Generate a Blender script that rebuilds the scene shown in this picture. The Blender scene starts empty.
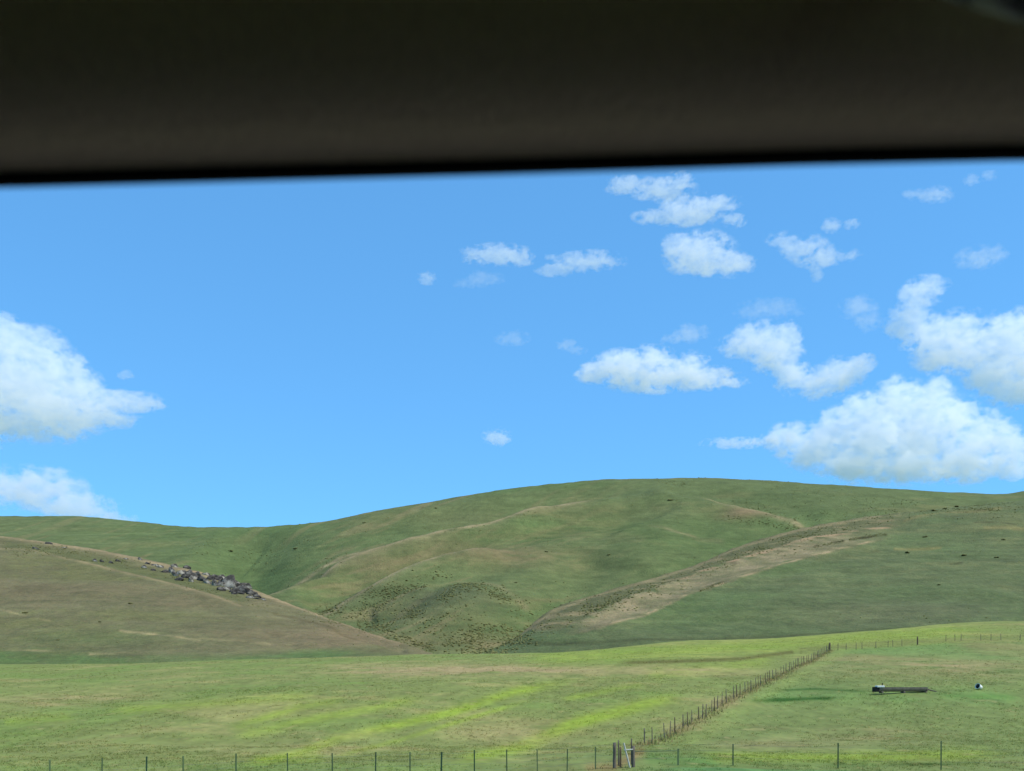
import bpy, bmesh, math, random, os
import numpy as np
from mathutils import Vector
random.seed(7)
rng = np.random.default_rng(7)
S = bpy.context.scene
COL = S.collection
QUICK = os.environ.get('NOCLOUDS') == '1'

F = 1000.0          # focal length in pixels of the photo
HY = 695.0          # picture row of the horizon
CAMZ = 5.0          # camera height above the world datum

# ------------------------------------------------------------------ helpers
def lin(c):
    c = np.asarray(c, float) / 255.0
    return np.where(c <= 0.04045, c / 12.92, ((c + 0.055) / 1.055) ** 2.4)

def place(px, py, Y):
    return Vector(((px - 512) / F * Y, Y, CAMZ + (HY - py) / F * Y))

def tag(o, label=None, cat=None, group=None, kind=None):
    if label: o['label'] = label
    if cat: o['category'] = cat
    if group: o['group'] = group
    if kind: o['kind'] = kind
    return o

def empty(name, loc):
    o = bpy.data.objects.new(name, None)
    o.empty_display_size = 0.2
    o.location = loc
    COL.objects.link(o)
    return o

def link(name, me, mat=None, parent=None):
    o = bpy.data.objects.new(name, me)
    if mat: me.materials.append(mat)
    COL.objects.link(o)
    if parent: o.parent = parent
    return o

def from_bm(name, bm, mat, parent=None, smooth=False, loc=None):
    me = bpy.data.meshes.new(name)
    bm.normal_update()
    bm.to_mesh(me); bm.free()
    if smooth:
        me.polygons.foreach_set('use_smooth', [True] * len(me.polygons))
    o = link(name, me, mat, parent)
    if loc is not None: o.location = loc
    return o

def add_box(bm, c, size, rot=None, bevel=0.0, taper=1.0):
    r = bmesh.ops.create_cube(bm, size=1.0)
    vs = r['verts']
    for v in vs:
        v.co = Vector((v.co.x * size[0], v.co.y * size[1], v.co.z * size[2]))
        if v.co.z > 0:
            v.co.x *= taper; v.co.y *= taper
    if bevel > 0:
        es = list({e for v in vs for e in v.link_edges})
        rb = bmesh.ops.bevel(bm, geom=es, offset=bevel, segments=2, affect='EDGES', profile=0.5)
        vs = list({v for f in rb['faces'] for v in f.verts} | {v for v in vs if v.is_valid})
    for v in vs:
        p = v.co
        if rot is not None: p = rot @ p
        v.co = p + Vector(c)

def add_bar(bm, a, b, r0, r1=None, n=8, wob=0.0):
    a = Vector(a); b = Vector(b); r1 = r0 if r1 is None else r1
    d = (b - a); L = d.length; d.normalize()
    u = d.orthogonal().normalized(); w = d.cross(u)
    k = 5 if wob > 0 else 1
    rings = []
    for i in range(k + 1):
        t = i / k
        c = a + (b - a) * t
        if wob > 0 and 0 < i: c = c + u * random.uniform(-wob, wob) + w * random.uniform(-wob, wob)
        r = r0 + (r1 - r0) * t
        rings.append([bm.verts.new(c + (u * math.cos(2 * math.pi * j / n) + w * math.sin(2 * math.pi * j / n)) * r *
                                   (1 + (random.uniform(-.1, .1) if wob else 0))) for j in range(n)])
    for i in range(k):
        for j in range(n):
            bm.faces.new((rings[i][j], rings[i][(j + 1) % n], rings[i + 1][(j + 1) % n], rings[i + 1][j]))
    bm.faces.new(rings[0][::-1]); bm.faces.new(rings[-1])

# lattice value noise
def _hash(ix, iy, seed):
    h = (ix.astype(np.int64) * 374761393 + iy.astype(np.int64) * 668265263 + seed * 1442695041) & 0xFFFFFFFF
    h = ((h ^ (h >> 13)) * 1274126177) & 0xFFFFFFFF
    h = h ^ (h >> 16)
    return (h & 0xFFFFFF) / float(0xFFFFFF)
def vnoise(x, y, seed=0):
    ix = np.floor(x); iy = np.floor(y)
    fx = x - ix; fy = y - iy
    fx = fx * fx * fx * (fx * (fx * 6 - 15) + 10); fy = fy * fy * fy * (fy * (fy * 6 - 15) + 10)
    a = _hash(ix, iy, seed); b = _hash(ix + 1, iy, seed)
    c = _hash(ix, iy + 1, seed); d = _hash(ix + 1, iy + 1, seed)
    return (a + (b - a) * fx) * (1 - fy) + (c + (d - c) * fx) * fy
def fbm(x, y, octv=4, seed=0, gain=0.5):
    s = 0; a = 1.0; t = 0
    for i in range(octv):
        s = s + a * (vnoise(x * 2 ** i + 13.7 * i, y * 2 ** i - 7.1 * i, seed + i) - 0.5) * 2
        t += a; a *= gain
    return s / t
def sstep(a, b, x):
    t = np.clip((x - a) / (b - a), 0, 1)
    return t * t * (3 - 2 * t)
def gauss(d, w): return np.exp(-(d / w) ** 2)

def smooth1(xk, yk, x):
    """monotone cubic (PCHIP) through knots, flat-extended"""
    xk = np.asarray(xk, float); yk = np.asarray(yk, float)
    h = np.diff(xk); dl = np.diff(yk) / h
    m = np.zeros_like(yk)
    for i in range(1, len(xk) - 1):
        if dl[i - 1] * dl[i] > 0:
            w1 = 2 * h[i] + h[i - 1]; w2 = h[i] + 2 * h[i - 1]
            m[i] = (w1 + w2) / (w1 / dl[i - 1] + w2 / dl[i])
    m[0] = dl[0]; m[-1] = dl[-1]
    xc = np.clip(x, xk[0], xk[-1])
    i = np.clip(np.searchsorted(xk, xc, side='right') - 1, 0, len(h) - 1)
    t = (xc - xk[i]) / h[i]
    h00 = 2 * t ** 3 - 3 * t ** 2 + 1; h10 = t ** 3 - 2 * t ** 2 + t
    h01 = -2 * t ** 3 + 3 * t ** 2; h11 = t ** 3 - t ** 2
    return h00 * yk[i] + h10 * h[i] * m[i] + h01 * yk[i + 1] + h11 * h[i] * m[i + 1]

def pdist(px, py, pts, ky=1.0):
    """distance to a polyline and the arc parameter 0..1 along it; signed side too (+ = above/left)"""
    best = np.full(px.shape, 1e9); tp = np.zeros(px.shape); sd = np.zeros(px.shape)
    n = len(pts) - 1
    for i in range(n):
        ax, ay = pts[i][:2]; bx, by = pts[i + 1][:2]
        ay *= ky; by *= ky
        dx, dy = bx - ax, by - ay
        L2 = dx * dx + dy * dy
        t = np.clip(((px - ax) * dx + (py * ky - ay) * dy) / L2, 0, 1)
        ex = px - ax - t * dx; ey = py * ky - ay - t * dy
        d = np.hypot(ex, ey)
        m = d < best
        best[m] = d[m]; tp[m] = ((i + t) / n)[m]
        sd[m] = np.sign(dx * (py * ky - ay) - dy * (px - ax))[m]
    return best, tp, sd

def grid_mesh(name, X, Y, Z, col=None, closed=False):
    nr, nc = X.shape
    me = bpy.data.meshes.new(name)
    co = np.stack([X, Y, Z], -1).reshape(-1, 3).astype(np.float32)
    idx = np.arange(nr * nc).reshape(nr, nc)
    if closed: idx = np.concatenate([idx, idx[:, :1]], 1)
    q = np.stack([idx[:-1, :-1], idx[:-1, 1:], idx[1:, 1:], idx[1:, :-1]], -1).reshape(-1, 4)
    me.vertices.add(len(co)); me.vertices.foreach_set('co', co.ravel())
    me.loops.add(q.size); me.loops.foreach_set('vertex_index', q.ravel().astype(np.int32))
    me.polygons.add(len(q)); me.polygons.foreach_set('loop_start', np.arange(0, q.size, 4, dtype=np.int32))
    me.polygons.foreach_set('use_smooth', np.ones(len(q), bool))
    me.update(calc_edges=True)
    if col is not None:
        a = me.color_attributes.new('cover', 'FLOAT_COLOR', 'POINT')
        c4 = np.concatenate([col.reshape(-1, 3), np.ones((nr * nc, 1))], 1).astype(np.float32)
        a.data.foreach_set('color', c4.ravel())
    return me

def tri_mesh(name, co, faces, col=None, smooth=False):
    me = bpy.data.meshes.new(name)
    co = np.asarray(co, np.float32); faces = np.asarray(faces, np.int32)
    k = faces.shape[1]
    me.vertices.add(len(co)); me.vertices.foreach_set('co', co.ravel())
    me.loops.add(faces.size); me.loops.foreach_set('vertex_index', faces.ravel())
    me.polygons.add(len(faces)); me.polygons.foreach_set('loop_start', np.arange(0, faces.size, k, dtype=np.int32))
    if smooth: me.polygons.foreach_set('use_smooth', np.ones(len(faces), bool))
    me.update(calc_edges=True)
    if col is not None:
        a = me.color_attributes.new('cover', 'FLOAT_COLOR', 'POINT')
        a.data.foreach_set('color', np.concatenate([col, np.ones((len(co), 1))], 1).astype(np.float32).ravel())
    return me

# ------------------------------------------------------------------ materials
class NT:
    def __init__(s, mat): s.t = mat.node_tree; s.n = s.t.nodes; s.l = s.t.links
    def new(s, typ, **kw):
        nd = s.n.new(typ)
        for k, v in kw.items(): setattr(nd, k, v)
        return nd
    def link(s, a, b): s.l.new(a, b)
    def math(s, op, a, b=None, clamp=False):
        nd = s.n.new('ShaderNodeMath'); nd.operation = op; nd.use_clamp = clamp
        for i, v in enumerate((a, b)):
            if v is None: continue
            if isinstance(v, (int, float)): nd.inputs[i].default_value = v
            else: s.l.new(v, nd.inputs[i])
        return nd.outputs[0]

def mat_new(name):
    m = bpy.data.materials.new(name); m.use_nodes = True
    return m, NT(m), m.node_tree.nodes['Principled BSDF']

def mat_cover(name, scales, amp=0.35, bump=0.4, bdist=0.5, rough=0.95, tint=(.99, .705, .50), grey=.10):
    """ground cover: the colour of what grows there, broken up by noise of several sizes (metres)"""
    m, t, p = mat_new(name)
    at = t.new('ShaderNodeVertexColor', layer_name='cover')
    geo = t.new('ShaderNodeNewGeometry')
    val = None; hb = None
    for i, sc in enumerate(scales):
        mp = t.new('ShaderNodeMapping'); mp.inputs['Scale'].default_value = (1 / sc, 1 / (sc * 1.1), 1 / sc)
        mp.inputs['Location'].default_value = (i * 3.1, i * 7.7, 0)
        t.link(geo.outputs['Position'], mp.inputs[0])
        nz = t.new('ShaderNodeTexNoise'); nz.inputs['Scale'].default_value = 1.0
        nz.inputs['Detail'].default_value = 5; nz.inputs['Roughness'].default_value = 0.65
        t.link(mp.outputs[0], nz.inputs['Vector'])
        v = t.math('SUBTRACT', nz.outputs['Fac'], 0.5)
        v = t.math('MULTIPLY', v, amp * 2.6 / len(scales) ** 0.5)
        val = v if val is None else t.math('ADD', val, v)
        hb = nz.outputs['Fac'] if hb is None else hb
        if i == 0: warm = nz.outputs['Color']
    mul = t.math('MAXIMUM', t.math('ADD', val, 1.0), 0.25)
    tn = t.new('ShaderNodeVectorMath', operation='MULTIPLY'); tn.inputs[1].default_value = tint
    t.link(at.outputs['Color'], tn.inputs[0])
    vm = t.new('ShaderNodeVectorMath', operation='SCALE')
    gs = t.new('ShaderNodeHueSaturation'); gs.inputs['Saturation'].default_value = 1 - grey
    t.link(tn.outputs[0], gs.inputs['Color'])
    t.link(gs.outputs[0], vm.inputs[0]); t.link(mul, vm.inputs['Scale'])
    # a little drift between yellow and blue green
    mx = t.new('ShaderNodeMix', data_type='RGBA', blend_type='SOFT_LIGHT')
    mx.inputs[0].default_value = 0.22
    t.link(vm.outputs[0], mx.inputs[6]); t.link(warm, mx.inputs[7])
    t.link(mx.outputs[2], p.inputs['Base Color'])
    p.inputs['Roughness'].default_value = rough
    p.inputs['Specular IOR Level'].default_value = 0.08
    b = t.new('ShaderNodeBump'); b.inputs['Strength'].default_value = bump; b.inputs['Distance'].default_value = bdist
    t.link(hb, b.inputs['Height']); t.link(b.outputs[0], p.inputs['Normal'])
    return m

def mat_plain(name, srgb, rough=0.8, var=0.25, scale=6.0, bump=0.2, metallic=0.0, spec=0.3, stretch=(1, 1, 1)):
    m, t, p = mat_new(name)
    tc = t.new('ShaderNodeTexCoord')
    mp = t.new('ShaderNodeMapping'); mp.inputs['Scale'].default_value = stretch
    t.link(tc.outputs['Object'], mp.inputs[0])
    nz = t.new('ShaderNodeTexNoise'); nz.inputs['Scale'].default_value = scale
    nz.inputs['Detail'].default_value = 6; nz.inputs['Roughness'].default_value = 0.6
    t.link(mp.outputs[0], nz.inputs['Vector'])
    rp = t.new('ShaderNodeValToRGB')
    c = lin(srgb)
    rp.color_ramp.elements[0].position = 0.3; rp.color_ramp.elements[1].position = 0.7
    rp.color_ramp.elements[0].color = (*(c * (1 - var)), 1); rp.color_ramp.elements[1].color = (*np.minimum(c * (1 + var), 1), 1)
    t.link(nz.outputs['Fac'], rp.inputs[0]); t.link(rp.outputs[0], p.inputs['Base Color'])
    p.inputs['Roughness'].default_value = rough; p.inputs['Metallic'].default_value = metallic
    p.inputs['Specular IOR Level'].default_value = spec
    if bump:
        b = t.new('ShaderNodeBump'); b.inputs['Strength'].default_value = bump; b.inputs['Distance'].default_value = 0.02
        t.link(nz.outputs['Fac'], b.inputs['Height']); t.link(b.outputs[0], p.inputs['Normal'])
    return m

M_field = mat_cover('field grass', (0.35, 1.6, 9.0), amp=0.26, bump=0.5, bdist=0.08, tint=(.96, .79, .57), grey=.04)
M_hill = mat_cover('hill grass', (1.8, 7.0, 40.0), amp=0.34, bump=0.8, bdist=1.2)
M_leaf = mat_cover('leaves', (0.3, 2.0), amp=0.2, bump=0.0)
LATE_LEAF = M_leaf
def add_translucency(m, f=.45):
    t = NT(m); p = t.n['Principled BSDF']; out = t.n['Material Output']
    tr = t.new('ShaderNodeBsdfTranslucent'); mx = t.new('ShaderNodeMixShader'); mx.inputs[0].default_value = f
    t.link(p.inputs['Base Color'].links[0].from_socket, tr.inputs['Color'])
    t.link(p.outputs[0], mx.inputs[1]); t.link(tr.outputs[0], mx.inputs[2]); t.link(mx.outputs[0], out.inputs['Surface'])
add_translucency(M_leaf, .5)
M_blade = mat_cover('grass blades', (0.5, 4.0), amp=0.15, bump=0.0, tint=(1.06, .89, .63), grey=.04); add_translucency(M_blade)
M_steel = mat_plain('painted steel', (80, 98, 62), 0.7, 0.3, 9, 0.1)
M_wood = mat_plain('weathered wood', (98, 84, 62), 0.9, 0.45, 5, 0.5, stretch=(4, 4, .5))
M_woodgrey = mat_plain('grey wood', (98, 90, 78), 0.9, 0.4, 5, 0.5, stretch=(4, 4, .5))
M_oldwhite = mat_plain('weathered white paint', (184, 180, 164), 0.75, 0.1, 7, 0.1)
M_white = mat_plain('white paint', (226, 224, 214), 0.7, 0.08, 7, 0.1)
M_wire = mat_plain('galvanised wire', (120, 120, 116), 0.5, 0.15, 3, 0, metallic=0.6)
M_darksteel = mat_plain('dark rubber', (128, 112, 96), 0.75, 0.3, 3, 0.3)
M_asphalt = mat_plain('asphalt', (62, 62, 63), 0.9, 0.2, 30, 0.4)
M_gravel = mat_plain('gravel', (128, 120, 108), 0.95, 0.3, 25, 0.6)
M_liner = mat_plain('headliner cloth', (236, 212, 176), 0.95, 0.06, 220, 0.25, spec=0.1)
M_trim = mat_plain('black rubber', (9, 9, 9), 0.7, 0.2, 60, 0.1, spec=0.2)
M_plastic = mat_plain('grey plastic', (160, 160, 154), 0.5, 0.05, 60, 0.05)
M_dark = mat_plain('dark interior', (26, 26, 26), 0.9, 0.1, 40, 0.1)
M_cabin = mat_plain('cabin trim', (56, 51, 43), 0.9, 0.08, 40, 0.1)
M_paint = mat_plain('car paint', (70, 76, 84), 0.3, 0.03, 2, 0.0, metallic=0.4, spec=0.5)
M_tyre = mat_plain('tyre rubber', (24, 24, 24), 0.85, 0.1, 20, 0.2)

# ------------------------------------------------------------------ world, sun, camera
SUN_EL, SUN_AZ = math.radians(56), math.radians(112)     # azimuth from +Y, negative = left
W = bpy.data.worlds.new('World'); S.world = W; W.use_nodes = True
wn = W.node_tree.nodes; wl = W.node_tree.links
sky = wn.new('ShaderNodeTexSky'); sky.sky_type = 'NISHITA'; sky.sun_disc = False
sky.sun_elevation = SUN_EL; sky.sun_rotation = SUN_AZ
sky.altitude = 1600; sky.air_density = 1.0; sky.dust_density = 0.3; sky.ozone_density = 2.0
hs = wn.new('ShaderNodeGamma'); hs.inputs['Gamma'].default_value = 0.55      # the phone's tone curve flattens the sky
bg = wn['Background']; bg.inputs['Strength'].default_value = 0.15
gain = wn.new('ShaderNodeVectorMath'); gain.operation = 'MULTIPLY'; gain.inputs[1].default_value = (0.69, 1.62, 2.45)   # white balance of the phone's sky
wl.new(sky.outputs[0], hs.inputs['Color']); wl.new(hs.outputs[0], gain.inputs[0]); wl.new(gain.outputs[0], bg.inputs['Color'])

ld = bpy.data.lights.new('sun', 'SUN'); ld.energy = 3.7; ld.angle = math.radians(0.5); ld.color = (1.0, 0.96, 0.90)
sun = bpy.data.objects.new('sun', ld); COL.objects.link(sun)
tosun = Vector((math.sin(SUN_AZ) * math.cos(SUN_EL), math.cos(SUN_AZ) * math.cos(SUN_EL), math.sin(SUN_EL)))
sun.rotation_euler = tosun.to_track_quat('Z', 'Y').to_euler()
sun.location = (0, 0, 60)

cd = bpy.data.cameras.new('camera'); cam = bpy.data.objects.new('camera', cd); COL.objects.link(cam)
cam.location = (0, 0, CAMZ); cam.rotation_euler = (math.radians(90), 0, 0)
cd.sensor_width = 36; cd.lens = F / 1024 * 36; cd.shift_y = (HY - 385.5) / 1024
cd.clip_start = 0.02; cd.clip_end = 60000
cd.dof.use_dof = True; cd.dof.focus_distance = 130; cd.dof.aperture_fstop = 6.8
S.camera = cam
S.view_settings.view_transform = 'Standard'; S.view_settings.look = 'None'
S.view_settings.exposure = 0.3; S.view_settings.gamma = 1.0
S.view_settings.use_curve_mapping = False

# ------------------------------------------------------------------ the field
YK = [0, 5.2, 9, 26, 40, 48, 75, 90, 105, 132, 151, 180, 235, 290, 340, 420, 700, 3000]
PK = [0, 512, 700, 1024]
ZK = [  # metres relative to the camera, per picture column
    [-1.36, -1.36, -1.7, -3.7, -4.05, -4.05, -3.8, -2.7, -1.6, .0, 1.3, 3.0, 6.4, 8.5, 6, 8, 10, 10],
    [-1.36, -1.36, -1.7, -3.7, -3.95, -3.85, -3.8, -2.5, -.8, 1.8, 3.3, 5.5, 9.0, 11.4, 9, 11, 14, 14],
    [-1.36, -1.36, -1.7, -3.4, -3.5, -3.5, -3.75, -2.35, -.2, 2.6, 4.5, 7.3, 11.4, 15.2, 13, 15, 18, 18],
    [-1.36, -1.36, -1.7, -3.4, -3.5, -3.42, -3.0, -1.6, .3, 3.4, 5.7, 9.4, 15.4, 20.7, 19, 19, 22, 22],
]
def field_z(X, Y):
    X = np.asarray(X, float); Y = np.asarray(Y, float)
    Yc = np.maximum(np.abs(Y), 1e-3)
    px = np.where(Y > 8, 512 + F * X / np.maximum(Y, 8), 512 + F * X / 8)
    zs = [smooth1(YK, zk, Yc) for zk in ZK]
    zs = np.stack(zs, -1)
    pk = np.clip(px, PK[0], PK[-1])
    i = np.clip(np.searchsorted(PK, pk, side='right') - 1, 0, 2)
    P = np.asarray(PK, float)
    t = (pk - P[i]) / (P[i + 1] - P[i]); t = t * t * (3 - 2 * t)
    za = np.take_along_axis(zs, i[..., None], -1)[..., 0]; zb = np.take_along_axis(zs, (i + 1)[..., None], -1)[..., 0]
    z = za + (zb - za) * t
    away = sstep(26, 60, Yc)
    z = z + away * (0.55 * fbm(X / 26, Y / 40, 3, 3) + 0.10 * fbm(X / 3.2, Y / 4, 3, 9))
    return z + CAMZ
def fz(x, y): return float(field_z(np.array([x]), np.array([y]))[0])

az = np.concatenate([np.linspace(-180, -46, 40, endpoint=False),
                     np.degrees(np.arctan((np.arange(-520, 1545, 1.25) - 512) / F)),
                     np.linspace(46.4, 180, 40, endpoint=False)])
az = np.radians(az)
rad = np.concatenate([[0.5, 2, 4, 5, 6, 7.5, 9, 12, 16, 20, 25, 30, 34],
                      np.geomspace(36, 330, 520), np.geomspace(345, 9000, 26)])
A, R = np.meshgrid(az, rad)
# rows of constant depth inside the view, rings elsewhere
w = np.clip((np.abs(A) - math.radians(48)) / math.radians(30), 0, 1)
Rr = R * ((1 - w) / np.maximum(np.cos(np.clip(A, -1.1, 1.1)), .3) + w)
GX, GY = Rr * np.sin(A), Rr * np.cos(A)
GZ = field_z(GX, GY)
gpx = 512 + F * GX / np.maximum(GY, 5); gpy = HY - F * (GZ - CAMZ) / np.maximum(GY, 5)

def mixc(c, target, m):
    return c + (lin(target) - c) * np.clip(m, 0, 1)[..., None]

def field_colour(px, py, X, Y):
    n1 = fbm(X / 14, Y / 22, 4, 21); n2 = fbm(X / 3, Y / 5, 4, 22); n3 = fbm(X / 40, Y / 60, 3, 23)
    # streaks that run up and across the field
    n4 = fbm((X * .55 - Y * .3) / 22, (X * .5 + Y * .86) / 3.5, 4, 24)
    c = np.zeros(px.shape + (3,)) + lin((120, 139, 84))
    c = mixc(c, (148, 150, 104), sstep(.0, .6, n1 + .5 * n2 + .6 * n4) * .55)
    c = mixc(c, (104, 138, 70), sstep(.05, .6, -n1 + .6 * n2 + .4 * n3) * .5)
    right = sstep(-3, 3, fence_side(X, Y))          # the pasture right of the fence
    c = mixc(c, (110, 133, 82), right * .85)
    c = mixc(c, (128, 133, 92), right * sstep(.0, .5, n1 + .5 * n4) * .7)
    c = mixc(c, (104, 143, 84), right * sstep(.0, .5, n3 - .4 * n1) * .6)
    # yellow green streaks
    for pts, wd, st in (
        ([(232, 769), (299, 753), (340, 738), (450, 713), (513, 692), (590, 678)], 4.5, 1.0),
        ([(330, 758), (400, 740), (470, 718), (540, 697)], 2.5, .6),
        ([(443, 764), (526, 746), (572, 724), (629, 708), (690, 695)], 6, 1.0), ([(500, 754), (556, 732), (600, 716), (660, 704)], 4, .8),
        ([(226, 730), (299, 707), (350, 699)], 4, .6), ([(560, 700), (610, 690), (650, 684)], 3, .5),
        ([(100, 712), (230, 702), (330, 694)], 5, .45),
        ([(230, 738), (330, 716), (430, 697)], 5, .6),
        ([(0, 722), (80, 716)], 5, .4),
        ([(500, 660), (640, 653), (760, 646), (900, 635), (1024, 628)], 9, .55),
        ([(690, 757), (820, 758), (1024, 754)], 6, .7),
        ([(250, 762), (330, 757)], 6, .5),
        ([(640, 675), (720, 668), (780, 660)], 6, .5),
    ):
        d, t, s = pdist(px, py, pts, 1.6)
        end = sstep(0, .12, t) * sstep(1, .8, t)
        c = mixc(c, (134, 164, 60), gauss(d, wd * 1.5) * end * st * (1.0 + .45 * (n2 * .5 + n4)))
    # dry straw-coloured patches
    for (x, y, rx, ry, st) in ((475, 670, 110, 6, .8), (400, 672, 60, 5, .5), (240, 750, 150, 8, .25), (520, 738, 60, 9, .45),
                               (330, 735, 60, 8, .4), (60, 700, 90, 7, .35), (700, 672, 60, 5, .55), (940, 668, 110, 10, .5), (780, 745, 70, 7, .35), (885, 735, 60, 10, .3)):
        g = np.exp(-((px - x) / rx) ** 2 - ((py - y) / ry) ** 2)
        c = mixc(c, (152, 146, 112), g * st * (1 + 1.2 * n2 + .8 * n4))
    # dark bank in the upper field
    d, t, s = pdist(px, py, [(612, 663), (690, 661), (740, 659), (792, 652)], 1)
    c = mixc(c, (92, 96, 52), gauss(d, 2.0) * .85 * sstep(0, .1, t))
    d, t, s = pdist(px, py, [(800, 650), (870, 644), (950, 640), (1060, 636)], 1)
    c = mixc(c, (116, 124, 78), gauss(d, 3) * .5)
    # lush wet grass running below the spring, plus a post shadow painted as colour
    for pts, wd, st, col in (([(735, 700), (800, 694), (880, 695), (960, 696), (1040, 700)], 9, .6, (100, 138, 80)),
                     ([(745, 701), (790, 699.5), (840, 698)], 1.8, 1.1, (52, 92, 36)),
                             ([(776, 690), (815, 689), (872, 692)], 1.2, 1.0, (62, 98, 44)),
                                     ([(935, 696), (1024, 697)], 3, .4, (84, 134, 62)),
                             ([(660, 765), (760, 764), (900, 766)], 2.5, .7, (78, 112, 58)),
                             ([(880, 765), (940, 764), (985, 763)], 1.6, .8, (58, 84, 30)),  # dark line beside a roadside post, its cast shadow put into the colour
                             ([(640, 758), (680, 760), (725, 762)], 6, .7, (80, 130, 66))):
        d, t, s = pdist(px, py, pts, 1.0)
        c = mixc(c, col, gauss(d, wd) * st * (.9 + .8 * n2) * sstep(0, .15, t) * sstep(1, .85, t))
    # dry red-brown growth below the long fence
    fs = fence_side(X, Y)
    al = (Y > 70) & (Y < 182)
    c = mixc(c, (134, 128, 96), al * gauss(fs + .3, 1.2) * (.45 + .7 * n2))
    c = mixc(c, (136, 160, 92), al * gauss(fs - 2.2, 1.2) * .4)
    d, t, s = pdist(px, py, [(590, 768), (612, 768), (640, 752)], 1)
    c = mixc(c, (140, 116, 88), gauss(d, 5) * .6)
    # greener sward between the roadside fence and the road
    c = mixc(c, (86, 138, 86), sstep(47.7, 46.6, Y + .25 * (12 - X).clip(0, 60) * 0) * sstep(5, 9, X) * .8)
    c = mixc(c, (108, 142, 80), sstep(758, 768, py) * sstep(700, 400, px) * .5)
    # darker and paler rough grass tussocks
    n5 = fbm(X / 1.3, Y / 2.4, 3, 31); n6 = fbm(X / .55, Y / 1.2, 2, 33)
    c = c * (1 + .19 * n5 + .10 * n2 + .15 * n6)[..., None]
    c = mixc(c, (70, 92, 44), sstep(.45, .75, n5) * .22)
    c = mixc(c, (176, 176, 130), sstep(.5, .8, -n5) * .35)
    return c

FA = np.array([10.2, 75.0]); FB = np.array([57.2, 180.0]); FD = (FB - FA) / np.linalg.norm(FB - FA)
def fence_side(X, Y):      # metres to the right of the long fence line
    x0 = X - FA[0]; y0 = Y - FA[1]
    d = x0 * FD[1] - y0 * FD[0]
    return np.where(Y > 182, np.where(X > 20, -(Y - 182), d), d)

gcol = field_colour(gpx, gpy, GX, GY)
gnd = link('ground', grid_mesh('ground', GX, GY, GZ, gcol, closed=True), M_field)
tag(gnd, 'rolling green and straw coloured field below the hills', kind='structure')

# road under the car
rx = np.linspace(-400, 400, 81)
def strip(name, y0, y1, dz, mat, label):
    ys = np.linspace(y0, y1, 5)
    Xs, Ys = np.meshgrid(rx, ys)
    o = link(name, grid_mesh(name, Xs, Ys, np.full(Xs.shape, CAMZ - 1.36 + dz)), mat)
    return tag(o, label, kind='structure')
strip('road', -4.4, 3.2, .03, M_asphalt, 'grey asphalt road under the car')
strip('verge', 3.2, 4.6, .02, M_gravel, 'gravel verge between road and field')
strip('lane_marking', 2.75, 2.87, .036, M_white, 'white edge line on the asphalt road')

# ------------------------------------------------------------------ hills
LAY = {}
def hill(name, key, px0, px1, step, crest, foot, nr, hpow, relief, colour, label, back=420):
    """a hill as a sheet from its foot to its crest and on down the far side"""
    px = np.arange(px0, px1 + step, step)
    c = np.asarray(crest, float); f = np.asarray(foot, float)
    cpy = smooth1(c[:, 0], c[:, 1], px); cY = smooth1(c[:, 0], c[:, 2], px)
    fpy = smooth1(f[:, 0], f[:, 1], px); fY = smooth1(f[:, 0], f[:, 2], px)
    s = np.linspace(0, 1, nr)[:, None]
    h = 0.55 * s + 0.45 * (1 - np.sqrt(np.clip(1 - s ** hpow, 0, 1)))
    PY = fpy + (cpy - fpy) * s; Y = fY + (cY - fY) * h
    PX = np.broadcast_to(px, PY.shape)
    X = (PX - 512) / F * Y; Z = CAMZ + (HY - PY) / F * Y
    Z = Z + relief(PX, PY, X, Y, Z, s)
    # far side
    zc = Z[-1]; bs = []
    slope_end = 0
    for k, (dy, dz) in enumerate(((40, 2), (110, 14), (220, 45), (back, 130), (back * 1.8, 260))):
        Yb = cY + dy; bs.append(((px - 512) / F * Yb, Yb, zc - dz))
    Xa = np.concatenate([X[:1], X] + [b[0][None] for b in bs])
    Ya = np.concatenate([Y[:1] - 15, Y] + [np.broadcast_to(b[1], px.shape)[None] for b in bs])
    Za = np.concatenate([Z[:1] - 14, Z] + [b[2][None] for b in bs])
    # real picture position after relief
    RPY = HY - F * (Z - CAMZ) / Y
    col = colour(PX, PY, X, Y, Z, s)
    ca = np.concatenate([col[:1], col] + [col[-1:]] * 5)
    o = link(name, grid_mesh(name, Xa, Ya, Za, ca), M_hill)
    tag(o, label, kind='structure')
    LAY[key] = (PX, RPY, X, Y, Z, PY)
    return o

def bumpline(px, py, pts, A, w, ky=1.5, fade=(.0, .15, .85, 1.0)):
    d, t, s = pdist(px, py, pts, ky)
    a0, a1, b0, b1 = fade
    e = sstep(a0 - 1e-6, a1, t) * (1 - sstep(b0, b1 + 1e-6, t))
    return A * gauss(d, w) * e

def gb(px, py, x, y, rx, ry): return np.exp(-((px - x) / rx) ** 2 - ((py - y) / ry) ** 2)

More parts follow.
